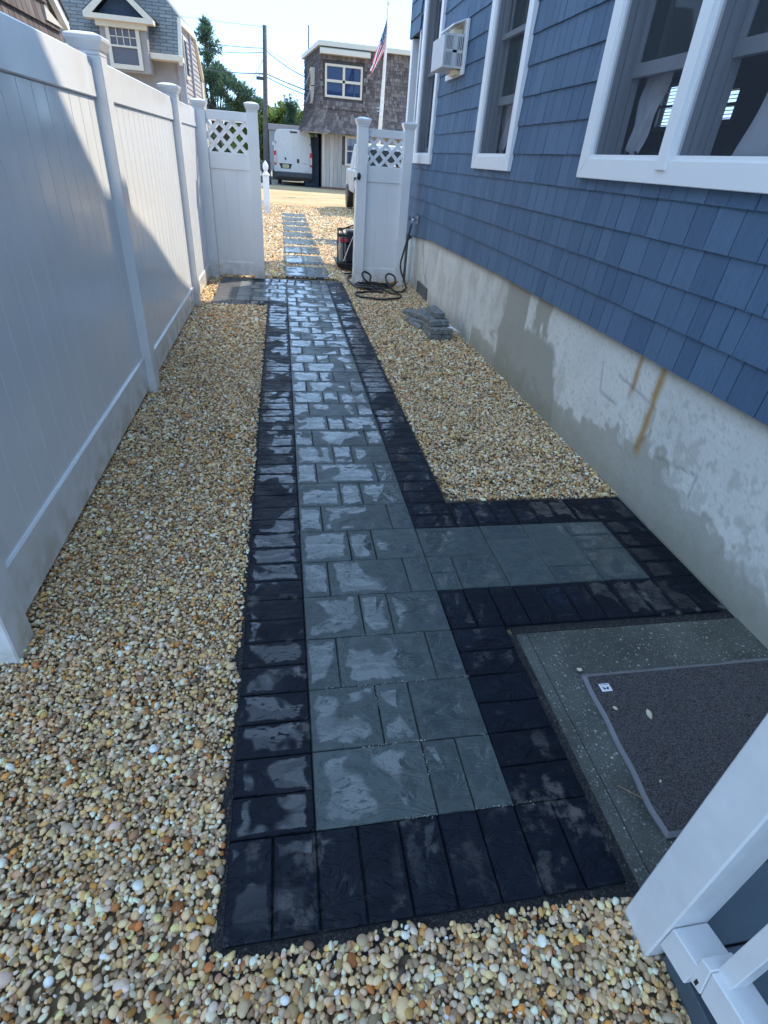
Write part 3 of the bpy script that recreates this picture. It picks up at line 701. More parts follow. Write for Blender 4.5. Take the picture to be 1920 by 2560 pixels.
ny, nz = Yg.shape; I = np.arange(ny * nz).reshape(ny, nz); fc = np.stack([I[:-1, :-1], I[:-1, 1:], I[1:, 1:], I[1:, :-1]], -1).reshape(-1, 4)
cent = (Zg[:-1, :-1] < lowb[:-1, :-1] + .02).ravel(); fc = fc[cent]
me = bpy.data.meshes.new('foundation'); me.from_pydata(co.tolist(), [], fc.tolist()); cc = np.ones((ny * nz, 4)); cc[:, :3] = col.reshape(-1, 3)
me.color_attributes.new('Col', 'FLOAT_COLOR', 'POINT').data.foreach_set('color', cc.ravel().astype(np.float32)); me.materials.append(MT['found']); me.polygons.foreach_set('use_smooth', [True] * len(me.polygons))
kid(link('foundation', me), house)
mb = MB(); mb.box(1.975, 4.86, -3, 9.2, -.3, .66); kid(mb.build('foundation_core', MT['concrete_base']), house)
# window openings: (y0,y1,z0,z1)
WIN = [(8.10, 9.16, 1.59, 3.55), (5.18, 6.235, 1.59, 3.55), (2.02, 3.883, 1.59, 3.55)]
IW = .105
def openings(y, z): return any(a < y < b and c < z < d for a, b, c, d in WIN)
# sheathing with holes
segs = []
ycuts = sorted({-3, 9.42} | {v for a, b, c, d in WIN for v in (a + .02, b - .02)}); zcuts = [.83, 1.61, 3.53, 3.9]
mb = MB()
for i in range(len(ycuts) - 1):
    for j in range(3):
        ym = (ycuts[i] + ycuts[i + 1]) / 2; zm = (zcuts[j] + zcuts[j + 1]) / 2
        if not openings(ym, zm): mb.poly([(1.949, ycuts[i], zcuts[j]), (1.949, ycuts[i + 1], zcuts[j]), (1.949, ycuts[i + 1], zcuts[j + 1]), (1.949, ycuts[i], zcuts[j + 1])])
mb.poly([(1.949, 5, .81), (1.949, 7.8, .76), (1.949, 9.42, .66), (1.949, 9.42, .83), (1.949, 5, .83)]); mb.poly([(1.949, -.6, .81), (1.949, 5, .81), (1.949, 5, .83), (1.949, -.6, .83)])
mb.poly([(1.949, 9.42, .5), (4.86, 9.42, .5), (4.86, 9.42, 3.9), (1.949, 9.42, 3.9)])
kid(mb.build('sheathing', MT['sheath'], recalc=False), house)
# shingles
courses = [.80, .985, 1.168, 1.35, 1.53, 1.716, 1.905] + [1.905 + .19 * i for i in range(1, 12)]
sh = []
for ci in range(len(courses) - 1):
    z0_, z1_ = courses[ci], courses[ci + 1] + .012; y = 9.42 - rng.uniform(0, .1)
    while y > -.6:
        wd = rng.choice([.10, .125, .15, .175, .205], p=[.15, .25, .25, .2, .15]); a, b = y - wd, y; y -= wd
        if ci == 0:
            zb = .80 - max(0, min(b, 7.8) - 5) * .018 - max(0, b - 7.8) * .07
        else: zb = z0_
        # clip against windows
        iv = [(a, b, zb, z1_)]
        for (wa, wb_, wc, wd_) in WIN:
            nv = []
            for (p, q, r_, s_) in iv:
                if q <= wa + .03 or p >= wb_ - .03 or s_ <= wc + .03 or r_ >= wd_ - .03: nv.append((p, q, r_, s_)); continue
                if p < wa: nv.append((p, wa + .03, r_, s_))
                if q > wb_: nv.append((wb_ - .03, q, r_, s_))
                pp, qq = max(p, wa), min(q, wb_)
                if r_ < wc: nv.append((pp, qq, r_, wc + .03))
                if s_ > wd_: nv.append((pp, qq, wd_ - .03, s_))
            iv = nv
        for (p, q, r_, s_) in iv:
            if q - p > .012 and s_ - r_ > .02: sh.append((p, q, r_, s_, ci))
Rn = R
def projpt(x, y, z):
    c = R.T @ (np.array([x, y, z]) - CAM); 
    if c[2] < .05: return None
    return 960 + F * c[0] / c[2], 1280 + F * c[1] / c[2], c[2]
def vis(s_):
    p = projpt(1.93, (s_[0] + s_[1]) / 2, (s_[2] + s_[3]) / 2)
    if p is None or p[0] > 1990 or p[1] < -60: return 0
    return (s_[1] - s_[0]) * (s_[3] - s_[2]) / p[2] ** 3
order = sorted(sh, key=vis, reverse=True); main = order[:300]; rest = order[300:]
def shingle_pts(p, q, r_, s_, ci, jz=0, jx=0):
    gp = .0028; t0 = 1.930 + jx; t1 = 1.9425
    if s_ - r_ < .12: t1 = 1.9415 - (1.9415 - t0) * .5
    return [(t0, p + gp, r_ + jz), (1.9485, p + gp, r_ + jz), (1.9485, q - gp, r_ + jz), (t0, q - gp, r_ + jz), (t1, p + gp, s_), (1.9488, p + gp, s_), (1.9488, q - gp, s_), (t1, q - gp, s_)]
SHM = {}
for s_ in main:
    full = abs((s_[3] - s_[2]) - .195) < .02
    tint = random.choice([.1, .35, .55, .8]); jx = random.choice([-.0015, 0, .001]); key = (round(s_[1] - s_[0], 3), round(s_[3] - s_[2], 3), tint, jx)
    if key not in SHM:
        m = MB(); m.hexa([(v[0], v[1] - s_[0], v[2] - s_[2]) for v in shingle_pts(*s_, jx=jx)], tint=tint); SHM[key] = m.mesh('shingle', MT['shingle'])
    o = link('shingle', SHM[key], house, loc=(0, 0, 0)); o.location = Vector((0, s_[0], s_[2])) - house.location + Vector((0, 0, random.uniform(-.001, .001)))
mb = MB()
for s_ in rest: mb.hexa(shingle_pts(*s_, jz=random.uniform(-.001, .001), jx=random.uniform(-.0015, .001)), tint=random.random())
tag(kid(mb.build('shingle_field', MT['shingle']), house), kind='stuff')
# windows
def window(wa, wb_, wc, wd_, mull=None, open_=True, sash_z=None):
    mb = MB(); x0, x1 = 1.902, 1.953; t = IW
    # mitred casing boards with a raised outer edge
    def board(pts):
        mb.prism(pts, (x1 - x0, 0, 0))
    board([(x0, wa, wc), (x0, wb_, wc), (x0, wb_ - t, wc + t), (x0, wa + t, wc + t)])
    board([(x0, wa, wc), (x0, wa + t, wc + t), (x0, wa + t, wd_ - t), (x0, wa, wd_)])
    board([(x0, wb_, wc), (x0, wb_, wd_), (x0, wb_ - t, wd_ - t), (x0, wb_ - t, wc + t)])
    board([(x0, wa, wd_), (x0, wa + t, wd_ - t), (x0, wb_ - t, wd_ - t), (x0, wb_, wd_)])
    if mull: mb.box(x0 - .012, x1, mull - .042, mull + .042, wc + t - .045, wd_ - t)
    wn = kid(mb.build('window', MT['trim'], bevel=.003), house)
    cells = [(wa + t, wb_ - t)] if not mull else [(wa + t, mull - .042), (mull + .042, wb_ - t)]
    for (a, b) in cells:
        z0_, z1_ = wc + t, wd_ - t
        m = MB()   # storm frame rim
        for (p, q, r_, s_) in ((a, b, z0_, z0_ + .02), (a, b, z1_ - .02, z1_), (a, a + .016, z0_ + .02, z1_ - .02), (b - .016, b, z0_ + .02, z1_ - .02)): m.box(1.913, 1.945, p, q, r_, s_)
        fr = m.build('storm_frame', MT['trim'], bevel=.002); fr.parent = wn
        m = MB()   # jamb liners with tracks
        for yy, sg in ((a, 1), (b, -1)):
            for i, xx in enumerate((1.945, 1.985, 2.025, 2.065)): m.box(xx, xx + .036, min(yy, yy + sg * (.018 + .008 * (i % 2))), max(yy, yy + sg * (.018 + .008 * (i % 2))), z0_, z1_)
        m.box(1.945, 2.12, a, b, z0_ - .02, z0_ + .008); m.box(1.945, 2.12, a, b, z1_ - .01, z1_ + .02)
        o_ = m.build('jamb', MT['sash']); o_.parent = wn
        zt = 2.095 if open_ else z0_ + .02
        m = MB()   # raised lower sash (bottom rail, stiles) and outer upper sash
        m.box(2.045, 2.08, a + .026, b - .026, zt, zt + .065); m.box(2.045, 2.08, a + .026, a + .066, zt + .065, 3.3); m.box(2.045, 2.08, b - .066, b - .026, zt + .065, 3.3); m.box(2.045, 2.08, a + .026, b - .026, 3.3, 3.36)
        m.box(1.995, 2.03, a + .026, b - .026, 2.56, 2.60); m.box(1.995, 2.03, a + .026, a + .055, 2.6, 3.44); m.box(1.995, 2.03, b - .055, b - .026, 2.6, 3.44)
        o_ = m.build('sash', MT['sash'], bevel=.002); o_.parent = wn
        m = MB(); m.box(2.060, 2.064, a + .066, b - .066, zt + .065, 3.3); o_ = m.build('pane', MT['glass']); o_.parent = wn
        m = MB(); m.poly([(1.929, a + .016, z0_ + .02), (1.929, b - .016, z0_ + .02), (1.929, b - .016, z1_ - .02), (1.929, a + .016, z1_ - .02)]); o_ = m.build('screen', MT['screen'], recalc=False); o_.parent = wn
    return wn
window(*WIN[0], open_=False); window(*WIN[1]); window(*WIN[2], mull=2.965)
# room behind
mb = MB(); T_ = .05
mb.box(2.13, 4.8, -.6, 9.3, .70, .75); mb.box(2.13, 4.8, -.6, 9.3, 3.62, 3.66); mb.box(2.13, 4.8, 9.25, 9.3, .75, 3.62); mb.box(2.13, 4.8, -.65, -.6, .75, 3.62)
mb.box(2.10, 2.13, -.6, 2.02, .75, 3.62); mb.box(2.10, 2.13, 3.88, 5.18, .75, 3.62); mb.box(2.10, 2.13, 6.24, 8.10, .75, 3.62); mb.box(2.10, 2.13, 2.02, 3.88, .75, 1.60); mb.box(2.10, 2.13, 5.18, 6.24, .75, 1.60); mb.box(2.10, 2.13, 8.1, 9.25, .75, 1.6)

# far wall with two window holes
FW = [(6.45, 6.84, 2.22, 2.48), (7.42, 7.86, 2.19, 2.60)]
ys_ = [-.6, 6.45, 6.84, 7.42, 7.86, 9.3]
for i in range(5):
    hole = [f for f in FW if abs(f[0] - ys_[i]) < .01]
    if hole: f = hole[0]; mb.box(4.8, 4.86, f[0], f[1], .75, f[2]); mb.box(4.8, 4.86, f[0], f[1], f[3], 3.62)
    else: mb.box(4.8, 4.86, ys_[i], ys_[i + 1], .75, 3.62)
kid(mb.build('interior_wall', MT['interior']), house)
for f in FW:
    m = MB()
    for (p, q, r_, s_) in ((f[0] - .05, f[1] + .05, f[2] - .05, f[2]), (f[0] - .05, f[1] + .05, f[3], f[3] + .05), (f[0] - .05, f[0], f[2], f[3]), (f[1], f[1] + .05, f[2], f[3]), (f[0], f[1], (f[2] + f[3]) / 2 - .012, (f[2] + f[3]) / 2 + .012)): m.box(4.77, 4.81, p, q, r_, s_)
    wn = kid(m.build('window', MT['sash']), house)
    n = int((f[3] - f[2]) / .034)
    sm = MB(); sm.hexa([(4.815, 0, 0), (4.840, 0, .010), (4.840, f[1] - f[0], .010), (4.815, f[1] - f[0], 0), (4.815, 0, .003), (4.840, 0, .013), (4.840, f[1] - f[0], .013), (4.815, f[1] - f[0], .003)]); sme = sm.mesh('blind_slat', MT['blind'])
    for i in range(n): link('blind_slat', sme, wn, loc=(0, f[0], f[2] + .034 * i + .01)).matrix_parent_inverse = Matrix()
# upper storey, gable rake and roof (out of frame, they shade the passage)
rake = [(9.35, 3.90), (8.28, 4.30), (7.4, 4.76), (6.74, 5.03), (6.2, 5.14), (5.6, 5.70), (4.6, 6.9), (-3.2, 6.9)]
mb = MB()
for (a, b) in zip(rake[:-1], rake[1:]):
    mb.prism([(1.70, a[0], a[1]), (1.70, b[0], b[1]), (1.70, b[0], b[1] - .15), (1.70, a[0], a[1] - .15)], (6.5, 0, 0))
kid(mb.build('roof', MT['roof']), house)
mb = MB(); mb.prism([(1.955, -3, 3.85), (1.955, 9.3, 3.5)] + [(1.955, y, z - .1) for y, z in rake], (.04, 0, 0)); kid(mb.build('gable_wall', MT['sheath']), house)
mb = MB(); mb.box(2.36, 8, 9.43, 12.42, 3.56, 3.92); mb.box(1.95, 4.8, 9.43, 10.0, 3.50, 3.56); kid(mb.build('front_storey', MT['sheath']), house)
# porch corner
mb = MB(); mb.box(1.935, 4, 9.43, 10.12, 3.10, 3.5); kid(mb.build('porch_beam', MT['sheath']), house)
m = MB()
for zz in (3.085, 3.27, 3.46):
    for i in range(4): m.hexa([(1.915, 9.44 + i * .17, zz), (1.934, 9.44 + i * .17, zz), (1.934, 9.606 + i * .17, zz), (1.915, 9.606 + i * .17, zz), (1.93, 9.44 + i * .17, zz + .19), (1.934, 9.44 + i * .17, zz + .19), (1.934, 9.606 + i * .17, zz + .19), (1.93, 9.606 + i * .17, zz + .19)], tint=random.random())
for zz in (3.085, 3.27, 3.46): m.box(1.92, 4, 10.121, 10.137, zz, zz + .185)
tag(kid(m.build('porch_shingle', MT['shingle']), house), kind='stuff')
mb = MB(); mb.box(1.945, 2.085, 10.0, 10.12, -.05, 3.085); mb.box(1.925, 2.105, 9.98, 10.14, .55, .68); mb.box(2.085, 2.13, 10.02, 10.1, .6, 3.085); kid(mb.build('porch_column', MT['trim'], bevel=.005), house)
mb = MB(); mb.box(1.935, 1.975, 9.42, 9.47, .60, 3.1); kid(mb.build('corner_board', MT['trim'], bevel=.003), house)
mb = MB(); mb.box(2.0, 8, 9.45, 12.3, -.1, .55); kid(mb.build('porch_deck', MT['grey_fascia']), house)
# foundation vent
mb = MB()
for (p, q, r_, s_) in ((7.66, 8.24, -.07, -.035), (7.66, 8.24, .125, .16), (7.66, 7.70, -.035, .125), (8.20, 8.24, -.035, .125)): mb.box(1.93, 1.962, p, q, r_, s_)
vt = kid(mb.build('foundation_vent', MT['ventgrey'], bevel=.003), house)
m = MB(); m.box(1.941, 1.95, 7.70, 8.20, -.035, .125); o = m.build('vent_screen', MT['ventgrey']); o.parent = vt
for i in range(5): m = MB(); m.hexa([(1.934, 7.7, -.03 + i * .032), (1.946, 7.7, -.02 + i * .032), (1.946, 8.2, -.02 + i * .032), (1.934, 8.2, -.03 + i * .032), (1.934, 7.7, -.026 + i * .032), (1.946, 7.7, -.014 + i * .032), (1.946, 8.2, -.014 + i * .032), (1.934, 8.2, -.026 + i * .032)]); o = m.build('louvre', MT['ventgrey']); o.parent = vt
# faucet
mb = MB(); mb.box(1.915, 1.93, 8.50, 8.60, .86, .96); fa = kid(mb.build('faucet', MT['sash'], bevel=.003), house)
m = MB(); m.tube([(1.92, 8.55, .915), (1.865, 8.55, .915), (1.845, 8.55, .90), (1.838, 8.55, .86)], .016, 10); o = m.build('spout', MT['chrome'], smooth=True); o.parent = fa
m = MB(); m.tube([(1.872, 8.55, .925), (1.850, 8.55, .955)], .006, 6); m.lathe(0, 0, [(.03, 0), (.036, .006), (.03, .012)], 10); o = m.build('handle', MT['blackplastic']); o.parent = fa
for v in o.data.vertices:
    if abs(v.co.z) < .02 and abs(v.co.x) < .05: v.co = Vector((1.80 + v.co.z, 8.55 + v.co.x, .925 + v.co.y))
# porch pipe by the gate corner
mb = MB(); mb.tube([(1.87, 8.95, -.02), (1.875, 8.95, .62)], .028, 10); mb.tube([(1.87, 8.95, .6), (1.93, 8.97, .66)], .028, 10); kid(mb.build('drain_pipe', MT['ventgrey'], smooth=True), house)

# AC unit
ac = thing('air_conditioner', 'white louvred air conditioner sticking out of the blue wall between the two tall narrow windows', 'air conditioner', (1.8, 7.1, 2.6))
mb = MB(); mb.box(1.705, 1.935, 7.075, 7.60, 2.455, 2.72); kid(mb.build('case', MT['acwhite'], bevel=.006), ac)
fy = 7.06
fr = MB()
def bar(p, q, r_, s_, d=.014): fr.box(p, q, fy, fy + d, r_, s_)
bar(1.70, 1.722, 2.45, 2.725); bar(1.918, 1.935, 2.45, 2.725); bar(1.722, 1.918, 2.45, 2.470); bar(1.722, 1.918, 2.705, 2.725); bar(1.722, 1.918, 2.575, 2.600); bar(1.795, 1.845, 2.47, 2.705)
kid(fr.build('grille_frame', MT['acwhite'], bevel=.002), ac)
m = MB(); m.box(1.722, 1.918, fy + .0125, fy + .0165, 2.47, 2.705); kid(m.build('grille_back', MT['blackplastic']), ac)
for (xa, xb, n) in ((1.722, 1.795, 5), (1.845, 1.918, 4)):
    for k in range(n):
        xx = xa + (k + .5) * (xb - xa) / n
        for (r_, s_) in ((2.47, 2.575), (2.60, 2.705)): m = MB(); m.box(xx - .004, xx + .004, fy + .002, fy + .012, r_, s_); kid(m.build('louvre', MT['acwhite']), ac)
mb = MB(); mb.box(1.905, 1.932, 6.99, 7.05, 2.40, 2.84); mb.box(1.905, 1.932, 7.05, 7.70, 2.73, 2.84); mb.box(1.905, 1.932, 7.05, 7.7, 2.40, 2.452); kid(mb.build('wall_sleeve', MT['trim'], bevel=.003), ac)
mb = MB(); mb.box(1.80, 1.904, 7.12, 7.5, 2.722, 2.775); kid(mb.build('foam_seal', MT['foam'], bevel=.01), ac)
mb = MB(); mb.box(1.845, 1.904, 7.1, 7.3, 2.40, 2.453); kid(mb.build('foam_seal', MT['foam'], bevel=.01), ac)
mb = MB(); mb.prism([(1.78, 7.05, 2.79), (1.78, 7.6, 2.79), (1.93, 7.6, 2.845), (1.93, 7.05, 2.845)], (0, 0, .012)); kid(mb.build('drip_cap', MT['trim']), ac)

# curtains (folded cloth)
def curtain(label, fn, nu=26, nv=30):
    vs = []; fs = []
    for i in range(nu):
        for j in range(nv): vs.append(fn(i / (nu - 1), j / (nv - 1)))
    for i in range(nu - 1):
        for j in range(nv - 1): a = i * nv + j; fs.append((a, a + nv, a + nv + 1, a + 1))
    me = bpy.data.meshes.new('curtain'); me.from_pydata(vs, [], fs); me.materials.append(MT['curtain']); me.polygons.foreach_set('use_smooth', [True] * len(fs))
    o = link('curtain', me); tag(o, label, 'curtain'); return o
def swag(ytop0, ytop1, ybot0, ybot1, zt, zb, ph=0, x=2.16):
    def fn(u, v):
        s_ = v ** 1.25; ya = ytop0 + (ybot0 - ytop0) * s_; yb__ = ytop1 + (ybot1 - ytop1) * (v ** .8)
        return (x + .018 * math.sin(u * 19 + ph + v * 2) * (1 - .4 * v) + .008 * math.sin(v * 17 + u * 6), ya + (yb__ - ya) * u, zt + (zb - zt) * v + .03 * math.sin(u * 9 + ph) * v)
    return fn
curtain('grey curtain swept to the left side of the big double window', swag(3.80, 3.42, 3.80, 3.66, 2.35, 1.72))
curtain('pale grey curtain at the right side of the big double window', swag(2.55, 1.95, 2.80, 2.15, 2.75, 1.70, 2))
curtain('grey curtain hanging at the left in the middle narrow window', swag(6.22, 5.75, 6.22, 6.08, 2.4, 1.74, 1))
curtain('grey curtain at the right in the middle narrow window', swag(5.60, 5.2, 5.90, 5.45, 2.5, 1.72, 4))

# hose
def coil(pts, n=8):
    P = [Vector(p) for p in pts]; out = []
    for i in range(len(P) - 1):
        a = P[max(i - 1, 0)]; b = P[i]; c = P[i + 1]; d = P[min(i + 2, len(P) - 1)]
        for k in range(n):
            t = k / n; out.append(.5 * ((2 * b) + (c - a) * t + (2 * a - 5 * b + 4 * c - d) * t * t + (3 * b - a - 3 * c + d) * t ** 3))
    out.append(P[-1]); return out
def ell(cx, cy, rx, ry, a0, a1, z, n=14, dz=0, wob=.02):
    return [(cx + (rx + wob * math.sin(3 * t)) * math.cos(t), cy + (ry + wob * math.cos(2 * t)) * math.sin(t), z + dz * k / n + .006 * math.sin(5 * t)) for k, t in ((k, a0 + (a1 - a0) * k / n) for k in range(n + 1))]
hz_ = .02
pts = [(1.838, 8.55, .85), (1.80, 8.52, .68), (1.745, 8.48, .50), (1.71, 8.46, .36), (1.715, 8.45, .26), (1.76, 8.40, .14), (1.78, 8.28, .045), (1.70, 8.12, .022), (1.58, 8.06, .03), (1.50, 8.15, .09), (1.47, 8.30, .17), (1.52, 8.34, .215), (1.60, 8.30, .185), (1.60, 8.24, .10), (1.52, 8.22, .045)]
pts += ell(1.30, 8.30, .27, .20, .2, 6.5, .028, 16, .03) + ell(1.31, 8.34, .24, .17, .3, 6.3, .05, 16, .02)
pts += [(1.45, 8.36, .07), (1.30, 8.26, .075), (1.17, 8.22, .13), (1.12, 8.28, .20), (1.17, 8.33, .23), (1.25, 8.33, .18), (1.24, 8.27, .10), (1.30, 8.18, .06), (1.46, 8.06, .03)] + ell(1.30, 7.80, .315, .25, .9, -5.0, .022, 18)
pts += [(1.15, 8.2, .03), (1.05, 8.35, .03), (.99, 8.62, .025), (.97, 8.86, .03), (1.02, 9.05, .03)] + ell(1.16, 9.22, .18, .15, 3.6, 9.2, .03, 14)
mb = MB(); mb.tube(coil(pts, 6), .0135, 8); hs = mb.build('garden_hose', MT['rubber'], smooth=True); tag(hs, 'black garden hose hanging from the faucet and coiled on pebbles by the right gate panel', 'hose')
mb = MB(); mb.prism([(1.53, 8.50, .03), (1.66, 8.50, .035), (1.70, 8.47, .10), (1.63, 8.49, .085), (1.58, 8.50, .06)], (0, .02, .0)); tag(mb.build('dry_leaf', MT['orange']), 'curled orange-brown leaf beside the hose loop at the foot of the gate panel', 'leaf')

# paver stack
def block(x, y, z, lx, ly, lz, rz, lab, tl=(0, 0)):
    m = MB(); m.box(-lx / 2, lx / 2, -ly / 2, ly / 2, 0, lz); me = m.mesh('loose_paver', MT['blockgrey'], bevel=.008)
    o = link('loose_paver', me, loc=(x, y, z)); o.rotation_euler = (tl[0], tl[1], rz); tag(o, lab, 'paver', 'loose pavers stacked against the foundation')
block(1.605, 5.93, -.005, .125, .40, .062, 0, 'bottom left paver at the near end of the stack by the wall')
block(1.735, 5.95, -.005, .125, .40, .062, 0, 'bottom right paver at the near end of the stack, next to the wall')
block(1.605, 5.92, .060, .125, .38, .060, .03, 'left paver in the second layer of the near stack')
block(1.738, 5.93, .060, .125, .38, .060, -.02, 'right paver in the second layer, with the white paper on it')
block(1.60, 5.99, .122, .12, .34, .058, .12, 'left paver in the third layer, tilted toward the walkway', (0, -.05))
block(1.72, 6.03, .122, .115, .36, .058, 0, 'right paver in the third layer under the top one')
block(1.675, 6.10, .182, .115, .36, .062, .05, 'topmost paver of the stack, with a wet blue top')
block(1.555, 6.42, -.005, .12, .30, .06, .5, 'short paver standing low behind the stack on the walkway side')
block(1.555, 6.52, .056, .12, .34, .06, .65, 'paver lying aslant over the far end of the stack')
block(1.50, 6.28, -.02, .10, .30, .06, .25, 'paver leaning down onto the pebbles at the left of the stack', (0, .7))
block(1.70, 6.55, -.005, .12, .34, .06, 0, 'paver on the ground behind the stack, close to the vent')
block(1.69, 6.55, .056, .12, .32, .06, .1, 'paver on top of the rear one, close to the vent')
mb = MB(); mb.prism([(1.74, 5.80, .122), (1.80, 5.83, .123), (1.86, 5.72, .10), (1.875, 5.69, .095), (1.80, 5.76, .115)], (0, 0, .002)); tag(mb.build('paper_scrap', MT['paper']), 'torn white paper scrap sticking out of the paver stack toward the wall', 'paper')

# machine behind the right gate post
mc = thing('plate_compactor', 'black and grey plate compactor with red tank standing half hidden behind the right gate post', 'compactor', (1.12, 9.9, 0))
def part(nm, m, mat_, bevel=0, smooth=False): return kid(m.build(nm, mat_, bevel=bevel, smooth=smooth), mc)
m = MB(); m.tube(coil([(.90, 9.72, .12), (.895, 9.72, .35), (.895, 9.74, .56), (.905, 9.76, .60), (.945, 9.74, .605), (.975, 9.70, .55), (.985, 9.66, .3), (1.0, 9.66, .12)]), .012, 8); part('roll_cage', m, MT['blackmetal'], 0, True)
m = MB(); m.tube([(.93, 9.76, .60), (1.10, 9.85, .655), (1.35, 9.9, .72)], .011, 8); m.tube([(.90, 9.74, .575), (.92, 10.15, .58), (1.2, 10.2, .6)], .011, 8); part('handle', m, MT['blackmetal'], 0, True)
m = MB(); m.hexa([(.90, 9.62, .06), (1.40, 9.62, .0), (1.40, 10.2, .0), (.90, 10.2, .06), (.87, 9.60, .14), (1.40, 9.60, .12), (1.40, 10.2, .12), (.87, 10.2, .14)]); part('base_plate', m, MT['blackmetal'], .01)
m = MB(); m.hexa([(.92, 9.68, .14), (1.04, 9.68, .12), (1.04, 10.0, .12), (.92, 10.0, .14), (.945, 9.70, .42), (1.03, 9.70, .42), (1.03, 9.95, .42), (.945, 9.95, .42)]); part('engine_shroud', m, MT['machinegrey'], .012)
m = MB(); m.box(.925, 1.06, 9.70, 9.95, .43, .485); part('tank', m, MT['machinered'], .012)
m = MB(); m.box(.90, 1.06, 9.72, 9.9, .505, .55); m.box(1.04, 1.20, 9.7, 9.98, .42, .60); m.box(1.03, 1.4, 9.72, 10.1, .13, .42); part('engine', m, MT['blackplastic'], .015)
m = MB(); m.tube([(1.14, 9.62, .55), (1.05, 9.6, .35), (.985, 9.6, .17)], .009, 6); part('control_lever', m, MT['chrome'])

# ================================================================= DECK STEP, POST, RAIL (foreground right)
deck = thing('deck_step', 'slate-blue composite deck step behind the white railing at the lower right corner', 'deck', (1.4, 0, 0))
for i, (a, b) in enumerate(((.351, .50), (.20, .345), (.05, .194), (-.1, .044), (-.25, -.106))):
    m = MB(); m.box(.935, 2.2, a, b, .085, .105); kid(m.build('board', MT['grey_fascia'], bevel=.003), deck)
m = MB(); m.hexa([(.868, -.4, -.06), (.93, -.4, -.06), (.93, .372, -.06), (.868, .372, -.06), (.868, -.4, .065), (.93, -.4, .065), (.93, .372, .065), (.868, .372, .065)]); m.box(.93, 2.2, .40, .49, -.1, .083); kid(m.build('fascia', MT['grey_fascia'], bevel=.003), deck)
rl = thing('stair_rail', 'thick white square post with sloping white bottom rail and baluster in the lower right foreground', 'railing', (.88, .43, 0))
m = MB(); m.box(.829, .931, .381, .483, -.03, 1.9); kid(m.build('post', MT['railwhite'], bevel=.004), rl)
m = MB(); m.prism([(.834, y, z) for y, z in ((.380, .082), (.380, .172), (.312, .190), (.300, .196), (.299, .103))], (.091, 0, 0)); m.prism([(.8345, y, z) for y, z in ((.2985, .134), (.3105, .221), (.283, .231), (.2685, .1445))], (.076, 0, 0)); m.box(.8342, .9245, .2988, .3102, .13, .1935); kid(m.build('rail_bracket', MT['railwhite'], bevel=.0025), rl)
m = MB(); m.prism([(.8355, y, z) for y, z in ((.2823, .2295), (.2678, .1435), (-.5, .297), (-.5, .386))], (.074, 0, 0)); kid(m.build('bottom_rail', MT['railwhite'], bevel=.003), rl)
for i in range(4):
    y = .288 - i * .125; zb = .2295 + (.2823 - y) * .2; m = MB(); m.box(.854, .892, y - .039, y - .0015, zb - .012, 1.7); kid(m.build('baluster', MT['railwhite'], bevel=.002), rl)
m = MB(); m.box(.8336, .8346, .283, .290, .148, .166); kid(m.build('screw_slot', MT['blackplastic']), rl)

# ================================================================= FAR SHINGLED BUILDING
fb = thing('shingled_building', 'weathered shingle building with flared upper storey over a grey board ground floor, past the gate', 'building', (5, 36, 0))
YB = 36.0
K = YB / 35.0
def P35(x, z): return x * K, 1.6 + (z - 1.6) * K
# ground floor: boards
xa, _ = P35(2.26, 0); n = 26; xr = 9.0
wx0, wx1, wz0, wz1 = 3.62, 4.55, 1.17, 2.56
i = 0; x = xa
while x < xr:
    wd = .225; p, q = x, min(x + wd, xr); x += wd
    parts = [(0.0, 2.75)]
    if q > wx0 and p < wx1: parts = [(0.0, wz0 + .03), (wz1 - .03, 2.75)]
    for (r_, s_) in parts: m = MB(); m.box(p + .006, q - .006, YB - .02 + random.uniform(-.01, .01), YB + .02, r_, s_); kid(m.build('board', MT['boards']), fb)
m = MB(); m.box(xa + .02, xr, YB + .021, YB + .06, -.05, wz0); m.box(xa + .02, wx0, YB + .021, YB + .06, wz0, wz1); m.box(wx1, xr, YB + .021, YB + .06, wz0, wz1); m.box(xa + .02, xr, YB + .021, YB + .06, wz1, 2.75); m.box(xa + .03, xa + .1, YB + .061, YB + 7, -.05, 2.75); kid(m.build('wall', MT['pole']), fb)
m = MB(); m.box(xa, xr, YB - .028, YB + .01, -.02, .09); kid(m.build('sill_board', plain('red_brown_sill', (.16, .09, .07), .8)), fb)
m = MB()
for (p, q, r_, s_) in ((wx0, wx0 + .10, wz0, wz1), (wx1 - .10, wx1, wz0, wz1), (wx0 + .1, wx1 - .1, wz0, wz0 + .11), (wx0 + .1, wx1 - .1, wz1 - .11, wz1), (wx0 + .1, wx1 - .1, 1.84, 1.89)): m.box(p, q, YB - .07, YB, r_, s_)
wn = kid(m.build('window', MT['cream']), fb); m = MB(); m.box(wx0 + .1, wx1 - .1, YB + .0, YB + .015, wz0 + .1, wz1 - .1); o = m.build('pane', MT['farglass']); o.parent = wn
m = MB(); m.box(xa + .06, xa + .12, YB - .035, YB - .022, 1.2, 2.55); kid(m.build('conduit', MT['cream']), fb)
